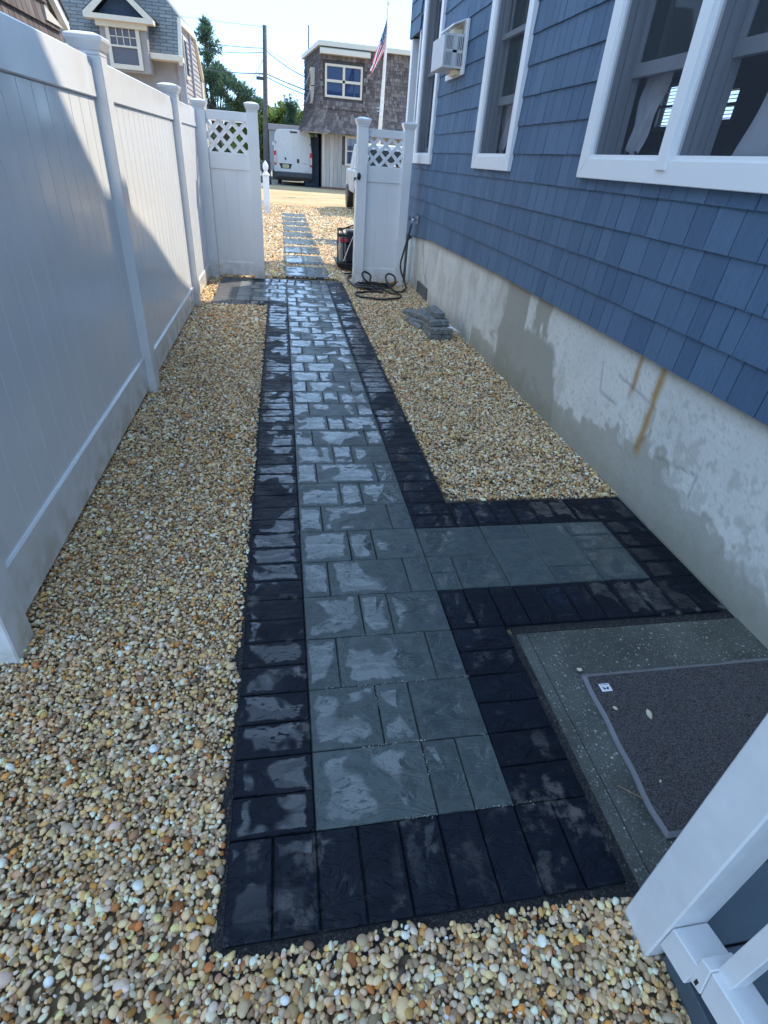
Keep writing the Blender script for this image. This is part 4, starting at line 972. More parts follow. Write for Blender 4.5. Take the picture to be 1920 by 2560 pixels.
# upper storey profile (x_left outline, front y) with flare at the bottom
def ring(z, fl):   # fl outward flare
    return [(2.22 - fl, YB - .12 - fl * .55), (9.2, YB - .12 - fl * .55), (9.2, YB + 5), (1.62 - fl * .45, YB + 5)]
zlev = [(2.62, 1.03), (2.9, .72), (3.3, .42), (3.8, .18), (4.4, .03), (5.2, 0), (6.24, 0)]
m = MB()
for (za, fa_), (zb, fb_) in zip(zlev[:-1], zlev[1:]):
    A, B = ring(za, fa_), ring(zb, fb_)
    m.poly([(*A[0], za), (*A[1], za), (*B[1], zb), (*B[0], zb)]); m.poly([(*A[3], za), (*A[0], za), (*B[0], zb), (*B[3], zb)])
A = ring(*zlev[0]); m.poly([(*A[0], 2.62), (*A[1], 2.62), (*A[2], 2.62), (*A[3], 2.62)]); 
kid(m.build('upper_wall', MT['pole']), fb)
# shingles over it as real overlapping pieces
m = MB(); rr = random.Random(3)
def flz(z):
    for (za, fa_), (zb, fb_) in zip(zlev[:-1], zlev[1:]):
        if za <= z <= zb: return fa_ + (fb_ - fa_) * (z - za) / (zb - za)
    return 0
z = 2.60
bw = (2.42, 4.46, 4.12, 5.58)   # window zone
while z < 6.16:
    h = .155; f0, f1 = flz(max(z, 2.62)), flz(min(z + h, 6.15))
    x = 2.22 - f0
    while x < 9.2:
        wd = rr.uniform(.10, .24); jz = rr.uniform(-.035, .02); bay = .07 if 2.15 < x < 4.66 and z < 5.8 and z > 3.6 else 0
        if not (x + wd > bw[0] and x < bw[1] and z + h > bw[2] and z < bw[3]):
            yb0, yb1 = YB - .12 - f0 * .55 - .045 - bay - rr.uniform(0, .012), YB - .12 - f1 * .55 - .018 - bay
            sh_ = (f0 - f1) * max(0, 1 - (x - (2.22 - f0)) / 1.5)
            m.hexa([(x, yb0, z + jz), (x + wd - .012, yb0, z + jz), (x + wd - .012, yb0 + .06, z + jz), (x, yb0 + .06, z + jz), (x + sh_, yb1 - .005, z + h + .02), (x + wd - .012 + sh_, yb1 - .005, z + h + .02), (x + wd - .012 + sh_, yb1 + .02, z + h + .02), (x + sh_, yb1 + .02, z + h + .02)], tint=rr.random() ** 1.4)
        x += wd
    # left flank
    yv = YB - .1 - f0 * .55
    while yv < YB + 5:
        wd = rr.uniform(.2, .4); t_ = (yv - YB) / 5; xl0 = 2.22 - f0 + (1.62 - f0 * .45 - 2.22 + f0) * max(0, t_); xl1 = 2.22 - f1 + (1.62 - f1 * .45 - 2.22 + f1) * max(0, t_)
        m.hexa([(xl0 - .045, yv, z), (xl0, yv, z), (xl0, yv + wd - .02, z), (xl0 - .045, yv + wd - .02, z), (xl1 - .015, yv, z + h + .02), (xl1, yv, z + h + .02), (xl1, yv + wd - .02, z + h + .02), (xl1 - .015, yv + wd - .02, z + h + .02)], tint=rr.random() ** 1.4); yv += wd
    z += h
tag(kid(m.build('shingle_cladding', MT['brown']), fb), kind='stuff')
# roof fascia, shed hood, soffit
m = MB(); m.hexa([(2.10, YB - .42, 6.20), (9.6, YB - .42, 6.20), (9.6, YB + 5.4, 6.20), (1.45, YB + 5.4, 6.20), (2.13, YB - .40, 6.40), (9.6, YB - .40, 6.40), (9.6, YB + 5.4, 6.40), (1.47, YB + 5.4, 6.40)]); kid(m.build('roof_fascia', MT['cream']), fb)
m = MB(); m.prism([(2.20, YB - .62, 5.88), (2.20, YB - .60, 6.06), (2.20, YB - .15, 6.20), (2.20, YB - .15, 5.88)], (2.55, 0, 0)); hd = kid(m.build('window_hood', MT['cream']), fb)
m = MB(); m.box(1.30, 2.6, YB - .62, YB + .5, 2.56, 2.61); kid(m.build('soffit', MT['cream']), fb)
m = MB(); a, b, c, d = 2.46, 4.42, 4.16, 5.54; yy = YB - .27; t_ = .10
for (p, q, r_, s_) in ((a, b, c, c + t_), (a, b, d - t_, d), (a, a + t_, c + t_, d - t_), (b - t_, b, c + t_, d - t_), ((a + b) / 2 - .06, (a + b) / 2 + .06, c + t_, d - t_), (a + t_, b - t_, (c + d) / 2 - .055, (c + d) / 2 + .055)): m.box(p, q, yy, YB - .1, r_, s_)
wn = kid(m.build('window', MT['cream']), fb)
for i in range(2):
    for j in range(2):
        p0 = a + t_ + i * ((b - a) / 2 - .04); q0 = p0 + (b - a) / 2 - .16; r0 = c + t_ + j * ((d - c) / 2 - .05); m = MB(); m.box(p0, q0, YB - .20, YB - .18, r0, r0 + (d - c) / 2 - .15); o = m.build('pane', MT['farglass']); o.parent = wn
m = MB(); m.box(2.35, 4.55, YB - .115, YB - .1, 4.05, 5.62); kid(m.build('window_backing', MT['dark']), fb)  # flat dark sheet closing the opening behind the panes
m = MB()
for (r_, s_) in ((3.95, 4.70), (4.74, 5.50)):
    for (p, q, zz0, zz1) in ((1.5, 1.6, r_, s_), (2.6, 2.7, r_, s_), (1.6, 2.6, r_, r_ + .08), (1.6, 2.6, s_ - .08, s_)): m.box(1.80, 2.03, YB + p, YB + q, zz0, zz1)
sw = kid(m.build('side_window', MT['cream']), fb)
for (r_, s_) in ((3.98, 4.66), (4.78, 5.46)):
    m = MB(); m.hexa([(1.52, YB + 1.65, r_), (1.57, YB + 1.65, r_), (1.57, YB + 2.55, r_), (1.52, YB + 2.55, r_), (1.83, YB + 1.65, s_), (1.88, YB + 1.65, s_), (1.88, YB + 2.55, s_), (1.83, YB + 2.55, s_)]); o = m.build('awning_sash', MT['sash']); o.parent = sw
m = MB(); m.tube([(1.82, 40, 6.3), (1.82, 40, 7.55)], .035, 6); kid(m.build('antenna', MT['pole']), fb)
sh_side = MB(); sh_side.box(xa - .9, xa - .1, YB + 1.2, YB + 3, 0, 2.4); kid(sh_side.build('side_shed', MT['sheath']), fb)

# flagpole + flag
fp = thing('flagpole', 'white flagpole with small ball top in front of the shingled building', 'flagpole', (4.6, 30, 0))
m = MB(); m.tube([(4.50, 30, 0), (4.62, 30, 3.5), (4.66, 30, 5.2), (4.68, 30, 7.0)], [.095, .085, .065, .045], 10); kid(m.build('shaft', MT['polewhite'], smooth=True), fp)
m = MB(); m.lathe(4.68, 30, [(.01, 6.98), (.06, 7.02), (.075, 7.08), (.05, 7.14), (.005, 7.16)], 10); kid(m.build('ball', MT['polewhite'], smooth=True), fp)
m = MB(); m.box(4.42, 4.56, 29.93, 29.97, 3.40, 3.44); m.box(4.42, 4.50, 29.93, 29.97, 3.52, 3.56); kid(m.build('cleat', MT['chrome']), fp)
mb = MB(); NU, NV = 26, 26
def fpos(u, v):   # u along fly, v 0 top .. 1 bottom of hoist
    z0_ = 6.62 - v * .95; x0_ = 4.64
    zz = z0_ - 1.55 * u ** .85 + v * u * .45; xx = x0_ - (.50 * u + .16 * v * u) - .07 * math.sin(v * 12 + u * 2) * u
    return (xx, 29.9 + .10 * math.sin(v * 13 + u * 3) * (.3 + u), zz)
vs = [fpos(i / NU, j / NV) for i in range(NU + 1) for j in range(NV + 1)]
fs, mi = [], []
for i in range(NU):
    for j in range(NV):
        a = i * (NV + 1) + j; fs.append((a, a + NV + 1, a + NV + 2, a + 1)); st = j // 2
        if st < 7 and i < NU * .4: mi.append(1 if (i % 3 == 1 and j % 3 == 1) else 2)
        else: mi.append(0 if st % 2 == 0 else 1)
me = bpy.data.meshes.new('flag'); me.from_pydata(vs, [], fs)
for k in ('flagred', 'flagwhite', 'flagblue'): me.materials.append(MT[k])
me.polygons.foreach_set('material_index', mi); me.polygons.foreach_set('use_smooth', [True] * len(fs)); tag(link('flag', me), 'red, white and blue striped flag hanging limp from the white flagpole', 'flag')

# van
van = thing('cargo_van', 'white cargo van seen from behind, parked left of the shingled building', 'van', (.75, 38, 0))
def vp(nm, m, mat_, bevel=0, smooth=False, parent=None):
    o = m.build(nm, mat_, bevel=bevel, smooth=smooth)
    if parent is None: kid(o, van)
    else: o.parent = parent
    return o
yv = 37.0; xl, xr_ = -.30, 1.84; zb_, zt_ = .45, 2.62
m = MB(); prof = [(xl, .50), (xl + .0, 1.5), (xl + .09, 2.42), (xl + .17, 2.58), (xl + .35, 2.64), ((xl + xr_) / 2, 2.67), (xr_ - .35, 2.64), (xr_ - .17, 2.58), (xr_ - .09, 2.42), (xr_, 1.5), (xr_, .50)]
m.prism([(x, yv, z) for x, z in prof], (0, 5.2, 0)); vp('body', m, MT['whitepaint'], .03)
def doorp(a, b): 
    m = MB(); m.prism([(a, yv - .012, .66), (b, yv - .012, .66), (b if b < 1 else b - .02, yv - .012, 1.5), (b if b < 1 else b - .12, yv - .012, 2.45), (a if a > .3 else a + .12, yv - .012, 2.45), (a if a > .3 else a + .02, yv - .012, 1.5)], (0, .012, 0)); return m
dl = vp('rear_door', doorp(-.11, .805), MT['whitepaint'], .006); dr_ = vp('rear_door', doorp(.825, 1.68), MT['whitepaint'], .006)
m = MB(); m.box(xl - .01, xr_ + .01, yv - .12, yv + .02, .36, .64); m.box(xl + .12, xr_ - .12, yv - .16, yv - .1, .40, .56); vp('bumper', m, MT['bumper'], .02)
for (a, b) in ((xl - .005, xl + .135), (xr_ - .135, xr_ + .005)):
    m = MB(); m.box(a, b, yv - .03, yv + .01, .95, 1.62); lo = vp('tail_lamp', m, MT['redlamp'], .01)
    m = MB(); m.box(a + .015, b - .015, yv - .036, yv - .03, 1.05, 1.40); vp('clear_lens', m, MT['clearlamp'], 0, False, lo)
m = MB(); m.box(.62, 1.02, yv - .03, yv + .0, 2.50, 2.575); vp('high_brake_lamp', m, MT['blackplastic'], .008)
m = MB(); m.prism([(-.02, yv - .018, 1.04), (.70, yv - .018, 1.04), (.62, yv - .018, .80), (.08, yv - .018, .80)], (0, .008, 0)); vp('plate_recess', m, MT['blackplastic'])
m = MB(); m.box(.17, .52, yv - .026, yv - .018, .84, .99); pl_ = vp('number_plate', m, MT['plate'])
for k in range(6): m = MB(); m.box(.21 + k * .048, .236 + k * .048, yv - .029, yv - .026, .885, .945); vp('plate_character', m, MT['bumper'], 0, False, pl_)
m = MB(); m.prism([(.28, yv - .02, 1.33), (.40, yv - .02, 1.33), (.39, yv - .02, 1.24), (.34, yv - .02, 1.19), (.29, yv - .02, 1.24)], (0, .01, 0)); vp('emblem', m, MT['bumper'])
m = MB(); m.box(.98, 1.11, yv - .035, yv, 1.10, 1.30); vp('door_handle', m, MT['blackplastic'], .02)
for sx in (-.02, 1.56):
    m = MB(); m.lathe(0, 0, [(.20, -.12), (.34, -.10), (.35, 0), (.34, .10), (.20, .12)], 18); o = m.build('wheel', MT['rubber'], smooth=False); o.parent = van; o.location = (sx - .75, yv + .75 - 38, .34); o.rotation_euler = (0, pi / 2, 0)
m = MB(); m.box(xl + .1, xr_ - .1, yv + .05, yv + 5, .25, .46); vp('underbody', m, MT['blackplastic'])
for (x, lb) in ((xl + .04, 0), (xr_ - .16, 1)): m = MB(); m.tube([(x + .06, yv - .02, 1.95), (x + .06, yv - .02, 2.08)], .04, 8); vp('hinge', m, MT['sash'])
def text(body, size, loc, mat_, parent, nm='lettering', rot=(pi / 2, 0, 0)):
    cu = bpy.data.curves.new(nm, 'FONT'); cu.body = body; cu.size = size; cu.extrude = .002; o = bpy.data.objects.new(nm, cu); COL.objects.link(o)
    dg = bpy.context.evaluated_depsgraph_get(); me = bpy.data.meshes.new_from_object(o.evaluated_get(dg)); bpy.data.objects.remove(o); me.materials.clear(); me.materials.append(mat_)
    q = link(nm, me); q.location = Vector(loc) - WL[parent.name]; q.rotation_euler = rot; q.parent = parent; return q
text('PROMASTER', .062, (1.26, yv - .0135, 1.06), MT['redlamp'], van); text('2500', .07, (1.44, yv - .0135, .70), MT['bumper'], van)
# trailer behind van
tr = thing('white_trailer', 'pale grey box trailer with flat roof just behind the white van', 'trailer', (.5, 44, 0))
m = MB(); m.box(-.62, 1.6, 43.5, 49, .5, 2.72); kid(m.build('box', MT['sash'], bevel=.02), tr)
m = MB(); m.box(-.68, 1.66, 43.42, 49.1, 2.722, 3.06); kid(m.build('roof_panel', MT['clap'], bevel=.02), tr)
m = MB(); m.box(-.45, -.15, 43.47, 43.5, 1.9, 2.1); kid(m.build('wall_plate', MT['whitepaint']), tr)
m = MB(); m.box(-.5, 1.5, 43.6, 48.9, 0, .499); kid(m.build('skirt', MT['bumper']), tr)
# covered bundles left of van
for k, (x, h, r_) in enumerate(((-.62, 1.25, .13), (-.9, 1.05, .17))):
    m = MB(); prof = [(r_ * 1.1, 0), (r_, .2), (r_ * .8, h * .5), (r_ * .95, h * .8), (r_ * .5, h * .95), (.02, h)]; m.lathe(x, 36.4 + k * .3, prof, 9); o = m.build('folded_umbrella', MT['tarp'], smooth=True)
    tag(o, ['tall dark covered bundle standing upright just left of the van', 'shorter dark bundle standing behind the picket post left of the van'][k], 'umbrella')

# SUV behind the right gate panel
sv = thing('parked_suv', 'white off-road vehicle with black tyres seen through the right gate lattice', 'car', (3.1, 20, 0))
def spt(nm, m, mat_, bevel=0, smooth=False, parent=None):
    o = m.build(nm, mat_, bevel=bevel, smooth=smooth)
    if parent is None: kid(o, sv)
    else: o.parent = parent
    return o
m = MB(); m.box(2.34, 4.2, 20.1, 24, .55, 1.25); spt('body', m, MT['whitepaint'], .05)
m = MB(); m.hexa([(2.38, 20.3, 1.25), (4.15, 20.3, 1.25), (4.15, 23.2, 1.25), (2.38, 23.2, 1.25), (2.50, 20.45, 2.0), (4.05, 20.45, 2.0), (4.05, 23.0, 2.0), (2.5, 23.0, 2.0)]); cb = spt('cabin', m, MT['whitepaint'], .04)
m = MB(); m.prism([(2.62, 20.33, 1.32), (3.95, 20.33, 1.32), (3.86, 20.42, 1.85), (2.72, 20.42, 1.85)], (0, -.02, 0)); spt('rear_window', m, MT['blackplastic'], 0, False, cb)
m = MB(); m.box(2.50, 4.05, 19.95, 20.12, .50, .75); spt('bumper', m, MT['bumper'], .03)
for (a, b) in ((2.36, 2.50), (4.02, 4.18)): m = MB(); m.box(a, b, 20.04, 20.1, .95, 1.15); spt('tail_lamp', m, MT['redlamp'], .01)
m = MB(); m.lathe(0, 0, [(.22, -.09), (.36, -.10), (.39, -.05), (.39, .05), (.36, .1), (.22, .09)], 20); o = m.build('spare_wheel', MT['rubber'], smooth=False); o.parent = sv; o.location = (3.25 - 3.1, 19.98 - 20, 1.15); o.rotation_euler = (pi / 2, 0, 0)
for sx in (2.42, 4.10):
    for sy in (20.6, 23.2): m = MB(); m.lathe(0, 0, [(.2, -.12), (.37, -.13), (.39, -.06), (.39, .06), (.37, .13), (.2, .12)], 20); o = m.build('wheel', MT['rubber']); o.parent = sv; o.location = (sx - 3.1, sy - 20, .39); o.rotation_euler = (0, pi / 2, 0)
m = MB(); m.tube(coil([(2.33, 20.05, .42), (2.27, 20.05, .62), (2.30, 20.05, .95), (2.36, 20.1, 1.2)]), .03, 6); spt('flare', m, MT['blackplastic'], 0, True)

sv.location.x += .13
# utility pole + wires
up = thing('utility_pole', 'dark wooden utility pole with wires between the pine and the shingled building', 'utility pole', (-.7, 36, 0))
m = MB(); m.tube([(-.74, 36.2, -.1), (-.72, 36.2, 1.4), (-.52, 36.2, 6.78)], [.15, .14, .10], 12); kid(m.build('shaft', MT['pole'], smooth=True), up)
m = MB(); m.box(-1.05, -.68, 36.1, 36.3, 4.62, 4.75); m.tube([(-1.2, 36.2, 4.86), (-.6, 36.2, 4.86)], .02, 5); m.tube([(-.9, 36.2, 4.7), (-.9, 36.2, 4.9)], .02, 5); kid(m.build('fixture', MT['bumper']), up)
def wire(a, b, sag, r_=.014): 
    m = MB(); A, B = Vector(a), Vector(b); m.tube([A.lerp(B, t / 12) - Vector((0, 0, sag * 4 * (t / 12) * (1 - t / 12))) for t in range(13)], r_, 4); kid(m.build('wire', MT['bumper']), up)
wire((-.55, 36.2, 5.9), (-6, 50, 7.6), .1); wire((-.55, 36.2, 5.75), (-6, 50, 7.2), .15); wire((-.53, 36.2, 6.72), (-9, 50, 8.8), .05, .008)
wire((-.55, 36.2, 5.85), (3.0, 41.5, 5.2), .25, .02); wire((-.62, 36.2, 4.92), (3.0, 40.5, 4.45), .05, .025); wire((-.62, 36.2, 4.80), (3.0, 40.5, 4.30), .12, .02); wire((-.62, 36.2, 4.9), (-5, 42, 5.4), .1, .02); wire((-.56, 36.2, 5.6), (-4.5, 50, 3.4), .5, .015); wire((-.56, 36.2, 5.9), (6, 60, 6.6), .1, .008)
p2 = thing('distant_pole', 'thin distant pole rising above the bushes right of the utility pole', 'utility pole', (.3, 70, 0)); m = MB(); m.tube([(-.25, 70, 0), (-.25, 70, 5.7)], .10, 6); m.tube([(-.6, 70, 5.3), (.1, 70, 5.3)], .05, 5); kid(m.build('shaft', MT['pole']), p2)

# trees
def leafcloud(centres, per, size, name, mat_, parent, needle=False, seed=1):
    r = np.random.default_rng(seed); V = []; T_ = []; 
    for (c, rad) in centres:
        n = int(per * rad * rad * 10) + 3; d = r.normal(size=(n, 3)); d /= np.linalg.norm(d, axis=1)[:, None]; q = np.array(c) + d * (r.random(n) ** .4)[:, None] * rad * np.array([1, 1, .75])
        a = d * .8 + r.normal(size=(n, 3)) * .5 + np.array([0, 0, .5 if needle else 0]); a /= np.linalg.norm(a, axis=1)[:, None]; b = np.cross(a, r.normal(size=(n, 3))); b /= np.linalg.norm(b, axis=1)[:, None]
        s_ = size * r.uniform(.6, 1.4, n)[:, None]; wd = .16 if needle else .5
        V.append(np.stack([q - b * s_ * wd, q + b * s_ * wd, q + a * s_], 1)); T_.append(np.clip(r.normal(.45, .25, n) + r.normal(0, .15), 0, 1))
    V = np.concatenate(V).reshape(-1, 3); T_ = np.concatenate(T_); n = len(T_)
    me = bpy.data.meshes.new(name); me.vertices.add(3 * n); me.vertices.foreach_set('co', V.ravel().astype(np.float32)); me.loops.add(3 * n); me.loops.foreach_set('vertex_index', np.arange(3 * n, dtype=np.int32)); me.polygons.add(n); me.polygons.foreach_set('loop_start', (np.arange(n) * 3).astype(np.int32)); me.update(calc_edges=True)
    me.attributes.new('tint', 'FLOAT', 'FACE').data.foreach_set('value', T_.astype(np.float32)); me.materials.append(mat_); o = link(name, me)
    if parent is not None: kid(o, parent)
    return o
pine = thing('pine_tree', 'dark green pine with a spindly top rising behind the left fence and gate', 'tree', (-4.1, 46, 0))
m = MB(); m.tube([(-4.0, 46, 0), (-4.15, 46, 3), (-4.35, 46, 5.5), (-4.3, 46, 8.1)], [.2, .16, .10, .03], 8); br = []
rr = random.Random(5)
for k in range(24):
    z = 4.6 + k * .145; a = rr.uniform(0, 6.28); L = (1.05 - (z - 4.6) * .22) * rr.uniform(.6, 1.1); e_ = (-4.3 + L * math.cos(a), 46 + L * math.sin(a), z + L * .35); m.tube([(-4.33, 46, z), e_], [.035, .01], 5); br.append((e_, .26)); br.append(((-4.33 + L * .55 * math.cos(a), 46 + L * .55 * math.sin(a), z + L * .2), .22))
low = []
for k in range(70):
    x = rr.uniform(-4.9, -1.0); top = 5.9 - max(0, x + 3.4) * .75 - (.35 if x < -3.9 else 0); z = 2.2 + (top - 2.2) * rr.random() ** .6; y = 46 + rr.uniform(-1.3, 1.3); low.append(((x, y, z), rr.uniform(.26, .5)))
for c, q in low[::3]: m.tube([(-4.0 + (c[0] + 4) * .15, 46, 2.0), ((c[0] - 4.1) / 2 + .0, 46, (c[2] + 2) / 2), c], [.09, .05, .015], 5)
kid(m.build('trunk', MT['bark']), pine)
br.append(((-4.3, 46, 8.05), .2)); br.append(((-4.3, 46, 7.6), .3)); br.append(((-4.32, 46, 7.1), .35))
leafcloud(br + low, 110, .20, 'crown', MT['needle'], pine, True, 4)
sp = thing('small_pine', 'small dark pine poking above the bushes left of the shingled building', 'tree', (1.0, 45, 0))
m = MB(); m.tube([(.95, 45, 0), (.85, 45, 4.6)], [.12, .02], 6); kid(m.build('trunk', MT['bark']), sp)
spc = []
for dx, zt, z0_ in ((0, 4.72, 3.6), (-.42, 4.62, 3.7), (-.22, 4.45, 3.6), (.22, 4.40, 3.6), (.42, 4.48, 3.6), (-.1, 4.2, 3.2), (.3, 4.0, 3.1)):
    for q in range(7): t_ = q / 6; spc.append(((.85 + dx * (.25 + .75 * t_), 45, z0_ + (zt - z0_) * t_), .17 - .10 * t_))
spc += [((.85 + x, 45, z), r_) for x, z, r_ in ((0, 3.5, .3), (-.2, 3.3, .3), (.25, 3.2, .35), (0, 2.9, .5))]
leafcloud(spc, 330, .13, 'crown', MT['needle'], sp, True, 8)
cl = []
for k in range(300):
    x = rr.uniform(-3.2, 3.4); zt = 3.85 + .22 * math.sin(x * 2.3) + .12 * math.sin(x * 7); z = .3 + (zt - .3) * rr.random() ** .7; cl.append(((x, 46.3 + rr.uniform(-.8, .8), z), rr.uniform(.3, .42)))
    if k % 5 == 0: cl.append(((x, 46.2 + rr.uniform(-.6, .6), zt + .25), .15))
for j in range(4):
    o = leafcloud([c for c in cl if -3.3 + j * 1.7 <= c[0][0] < -1.6 + j * 1.7], 95, .13, 'bush', MT['leaf'], None, False, 20 + j)
    tag(o, ['light green bush behind the left gate panel below the pine', 'bright green bush straight behind the utility pole', 'bright green bush above the white trailer', 'bright green bush at the left edge of the shingled building'][j], 'bush', 'bushes behind the van')
m = MB()
for i in range(120):
    x = -60 + i; 
hedge = leafcloud([((rr.uniform(-40, 45), 75 + rr.uniform(-3, 3), rr.uniform(.3, 2.6)), rr.uniform(1.2, 2.0)) for k in range(150)], 8, .5, 'far_scrub', MT['needle'], None, False, 50); tag(hedge, 'far belt of dark green scrub along the horizon', 'scrub', kind='stuff')

# ================================================================= LEFT GAMBREL HOUSE
gh = thing('gambrel_house', 'grey house with gambrel asphalt roof and a small gabled dormer above the left fence', 'house', (-5, 20, 0))
def roofpoly(nm, pts, mat_, uvs):
    me = bpy.data.meshes.new(nm); me.from_pydata(pts, [], [tuple(range(len(pts)))]); me.materials.append(mat_); uv = me.uv_layers.new(name='UVMap')
    for i, u in enumerate(uvs): uv.data[i].uv = u
    return kid(link(nm, me), gh)
EX = -2.55
def rp(x, t): return (x, 19.6 + t * .62, 3.58 + t)      # steep front slope
pts = [(-9, *rp(0, 0)[1:]), (EX, *rp(0, 0)[1:]), (EX, *rp(0, .86)[1:]), (-3.35, *rp(0, 1.75)[1:]), (-4.2, *rp(0, 2.7)[1:]), (-9, *rp(0, 2.7)[1:])]
roofpoly('roof', pts, MT['roof'], [(p[0], (p[2] - 3.5) * 1.18) for p in pts])
pts = [(EX, 20.13, 4.44), (EX, 23.2, 4.55), (EX, 24.6, 3.7), (EX - 1.2, 24.6, 3.7), (-4.2, 21.3, 6.28)]
roofpoly('roof_flank', pts, MT['roof'], [(p[1], p[2]) for p in pts])
m = MB(); m.box(-9, EX - .02, 20.0, 20.08, 0, 3.6); kid(m.build('front_wall', MT['graywall']), gh)
m = MB(); gp_ = [(20.0, 0), (24.6, 0), (24.6, 2.95), (23.4, 4.3), (20.2, 4.3), (19.95, 3.55)]; m.prism([(EX - .06, y, z) for y, z in gp_], (-.1, 0, 0)); kid(m.build('gable_wall', MT['clap']), gh)
m = MB(); z = .1
while z < 4.25:
    yend = 24.6 if z < 2.95 else 24.6 - (z - 2.95) * .9; m.hexa([(EX - .03, 20.0, z), (EX - .06, 20.0, z), (EX - .06, yend, z), (EX - .03, yend, z), (EX - .052, 20.0, z + .125), (EX - .06, 20.0, z + .125), (EX - .06, yend, z + .125), (EX - .052, yend, z + .125)]); z += .125
tag(kid(m.build('clapboard', MT['clap']), gh), kind='stuff')
for (p, q) in ((-9, -4.50), (-3.33, EX + .04)): m = MB(); m.box(p, q, 19.52, 20.0, 3.44, 3.57); kid(m.build('eave_soffit', MT['cream'], bevel=.01), gh)
m = MB()
for (a, b) in (((19.55, 3.5), (20.1, 4.42)), ((20.1, 4.42), (23.3, 4.52)), ((23.3, 4.52), (24.7, 3.6)), ((24.7, 3.6), (25.0, 2.2)), ((25.0, 2.2), (25.1, 0))): m.hexa([(EX - .05, a[0], a[1] - .14), (EX + .04, a[0], a[1] - .14), (EX + .04, b[0], b[1] - .14), (EX - .05, b[0], b[1] - .14), (EX - .05, a[0], a[1]), (EX + .04, a[0], a[1]), (EX + .04, b[0], b[1]), (EX - .05, b[0], b[1])])
m.box(EX - .05, EX + .01, 24.3, 24.7, 0, 3.4); kid(m.build('rake_trim', MT['cream']), gh)
m = MB(); m.box(EX - .04, EX + .02, 20.4, 21.0, 3.15, 4.1); wn = kid(m.build('window', MT['cream']), gh); m = MB(); m.box(EX + .021, EX + .03, 20.48, 20.92, 3.25, 4.02); o = m.build('pane', MT['farglass']); o.parent = wn
m = MB(); m.box(EX - .05, EX + .02, 22.0, 22.12, 0, 4.3); kid(m.build('corner_pipe', MT['sash']), gh)
m = MB(); m.box(EX - .06, EX + .015, 19.97, 20.1, 0, 3.45); kid(m.build('corner_board', MT['sash']), gh)
# dormer
DX0, DX1, DY = -4.48, -3.34, 19.42
m = MB(); m.box(DX0, DX1, DY + .02, 21.2, 3.1, 4.20); dm = kid(m.build('dormer', MT['graywall']), gh)
def dp(nm, m, mat_, b=0): o = m.build(nm, mat_, bevel=b); o.parent = dm; return o
m = MB(); dxm = (DX0 + DX1) / 2
m.prism([(DX0 - .28, DY - .28, 4.22), (dxm, DY - .28, 4.90), (DX1 + .28, DY - .28, 4.22), (DX1 + .16, DY - .28, 4.20), (dxm, DY - .28, 4.76), (DX0 - .16, DY - .28, 4.20)], (0, 1.9, 0)); dp('dormer_roof', m, MT['roof'])
m = MB(); m.prism([(DX0 - .27, DY - .30, 4.19), (dxm, DY - .30, 4.85), (DX1 + .27, DY - .30, 4.19), (DX1 + .05, DY - .30, 4.19), (dxm, DY - .30, 4.72), (DX0 - .05, DY - .30, 4.19)], (0, .02, 0)); m.box(DX0 - .26, DX1 + .26, DY - .30, DY + .02, 4.09, 4.19); m.box(DX0 - .05, DX1 + .05, DY - .12, DY + .02, 3.98, 4.09); dp('cornice', m, MT['cream'])
m = MB(); m.prism([(DX0, DY - .05, 4.19), (DX1, DY - .05, 4.19), (dxm, DY - .05, 4.72)], (0, .04, 0)); dp('pediment', m, MT['sheath'])
m = MB(); wa_, wb2, wc_, wd2 = -4.24, -3.60, 3.25, 3.98
for (p, q, r_, s_) in ((wa_ - .09, wa_, wc_ - .1, wd2), (wb2, wb2 + .09, wc_ - .1, wd2), (wa_, wb2, wc_ - .1, wc_), (wa_, wb2, 3.60, 3.64)): m.box(p, q, DY - .04, DY + .015, r_, s_)
for k in range(1, 4): x = wa_ + (wb2 - wa_) * k / 4; m.box(x - .01, x + .01, DY - .015, DY + .01, 3.64, wd2)
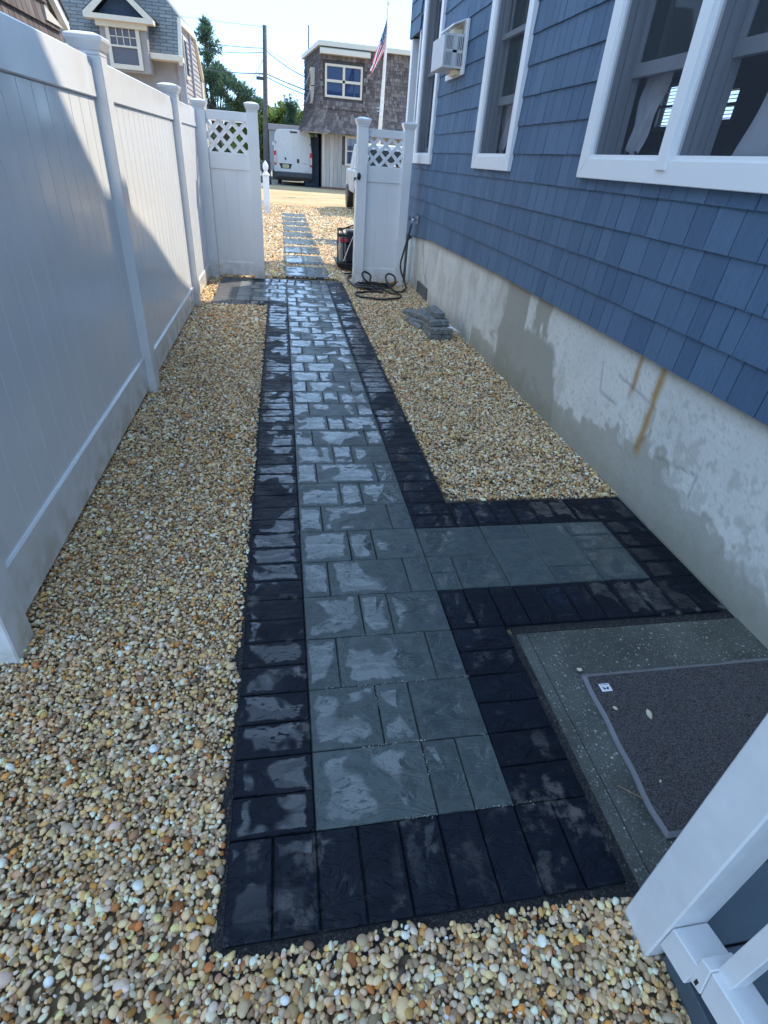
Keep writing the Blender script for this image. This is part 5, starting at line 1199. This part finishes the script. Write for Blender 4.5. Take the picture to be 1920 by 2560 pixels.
m.box(wa_, wb2, DY - .015, DY + .01, 3.80, 3.82); dp('window_frame', m, MT['cream'])
m = MB(); m.box(wa_, wb2, DY + .012, DY + .018, wc_, wd2); dp('pane', m, MT['dormerglass'])

# near neighbour with brown shingles, top-left corner
nh = thing('brown_shingle_house', 'brown weathered-shingle house with white rake board at the top left corner, over the fence', 'house', (-3.5, 7, 0))
NX = -2.4
m = MB(); m.prism([(NX - .06, 1, 0), (NX - .06, 8.55, 0), (NX - .06, 8.55, 2.62), (NX - .06, 7.9, 3.05), (NX - .06, 5, 4.9), (NX - .06, 1, 4.9)], (-3, 0, 0)); kid(m.build('wall', MT['pole']), nh)
rr = random.Random(9); z = 1.8
cnt = 0
while z < 3.2:
    y = 3.0 + rr.uniform(0, .1)
    while y < 8.62:
        wd = rr.uniform(.11, .22); zt = 3.09 - (y + wd - 7.9) * .62 if y > 5 else 9
        if z + .03 < zt:
            m = MB(); h = min(.2, zt - z + .02); m.hexa([(NX, y, z), (NX - .055, y, z), (NX - .055, y + wd - .01, z), (NX, y + wd - .01, z), (NX - .03, y, z + h), (NX - .055, y, z + h), (NX - .055, y + wd - .01, z + h), (NX - .03, y + wd - .01, z + h)], tint=rr.random() * .6)
            kid(m.build('shingle', MT['brown']), nh); cnt += 1
        y += wd
    z += .19
def rakeb(nm, off0, off1, x0_, x1_, mat_):
    a, b = (5.0, 4.78), (8.86, 2.60); m = MB(); m.hexa([(x0_, a[0], a[1] + off0), (x1_, a[0], a[1] + off0), (x1_, b[0], b[1] + off0), (x0_, b[0], b[1] + off0), (x0_, a[0], a[1] + off1), (x1_, a[0], a[1] + off1), (x1_, b[0], b[1] + off1), (x0_, b[0], b[1] + off1)]); kid(m.build(nm, mat_), nh)
rakeb('rake_board', -.02, .10, NX - .03, NX + .03, MT['trim']); rakeb('roof', .101, .15, NX - 3, NX + .05, MT['roof'])
m = MB(); m.prism([(NX + .01, 8.15, 2.60), (NX + .01, 8.68, 2.60), (NX + .01, 8.15, 2.72)], (-.2, 0, 0)); kid(m.build('soffit_return', MT['cream']), nh)
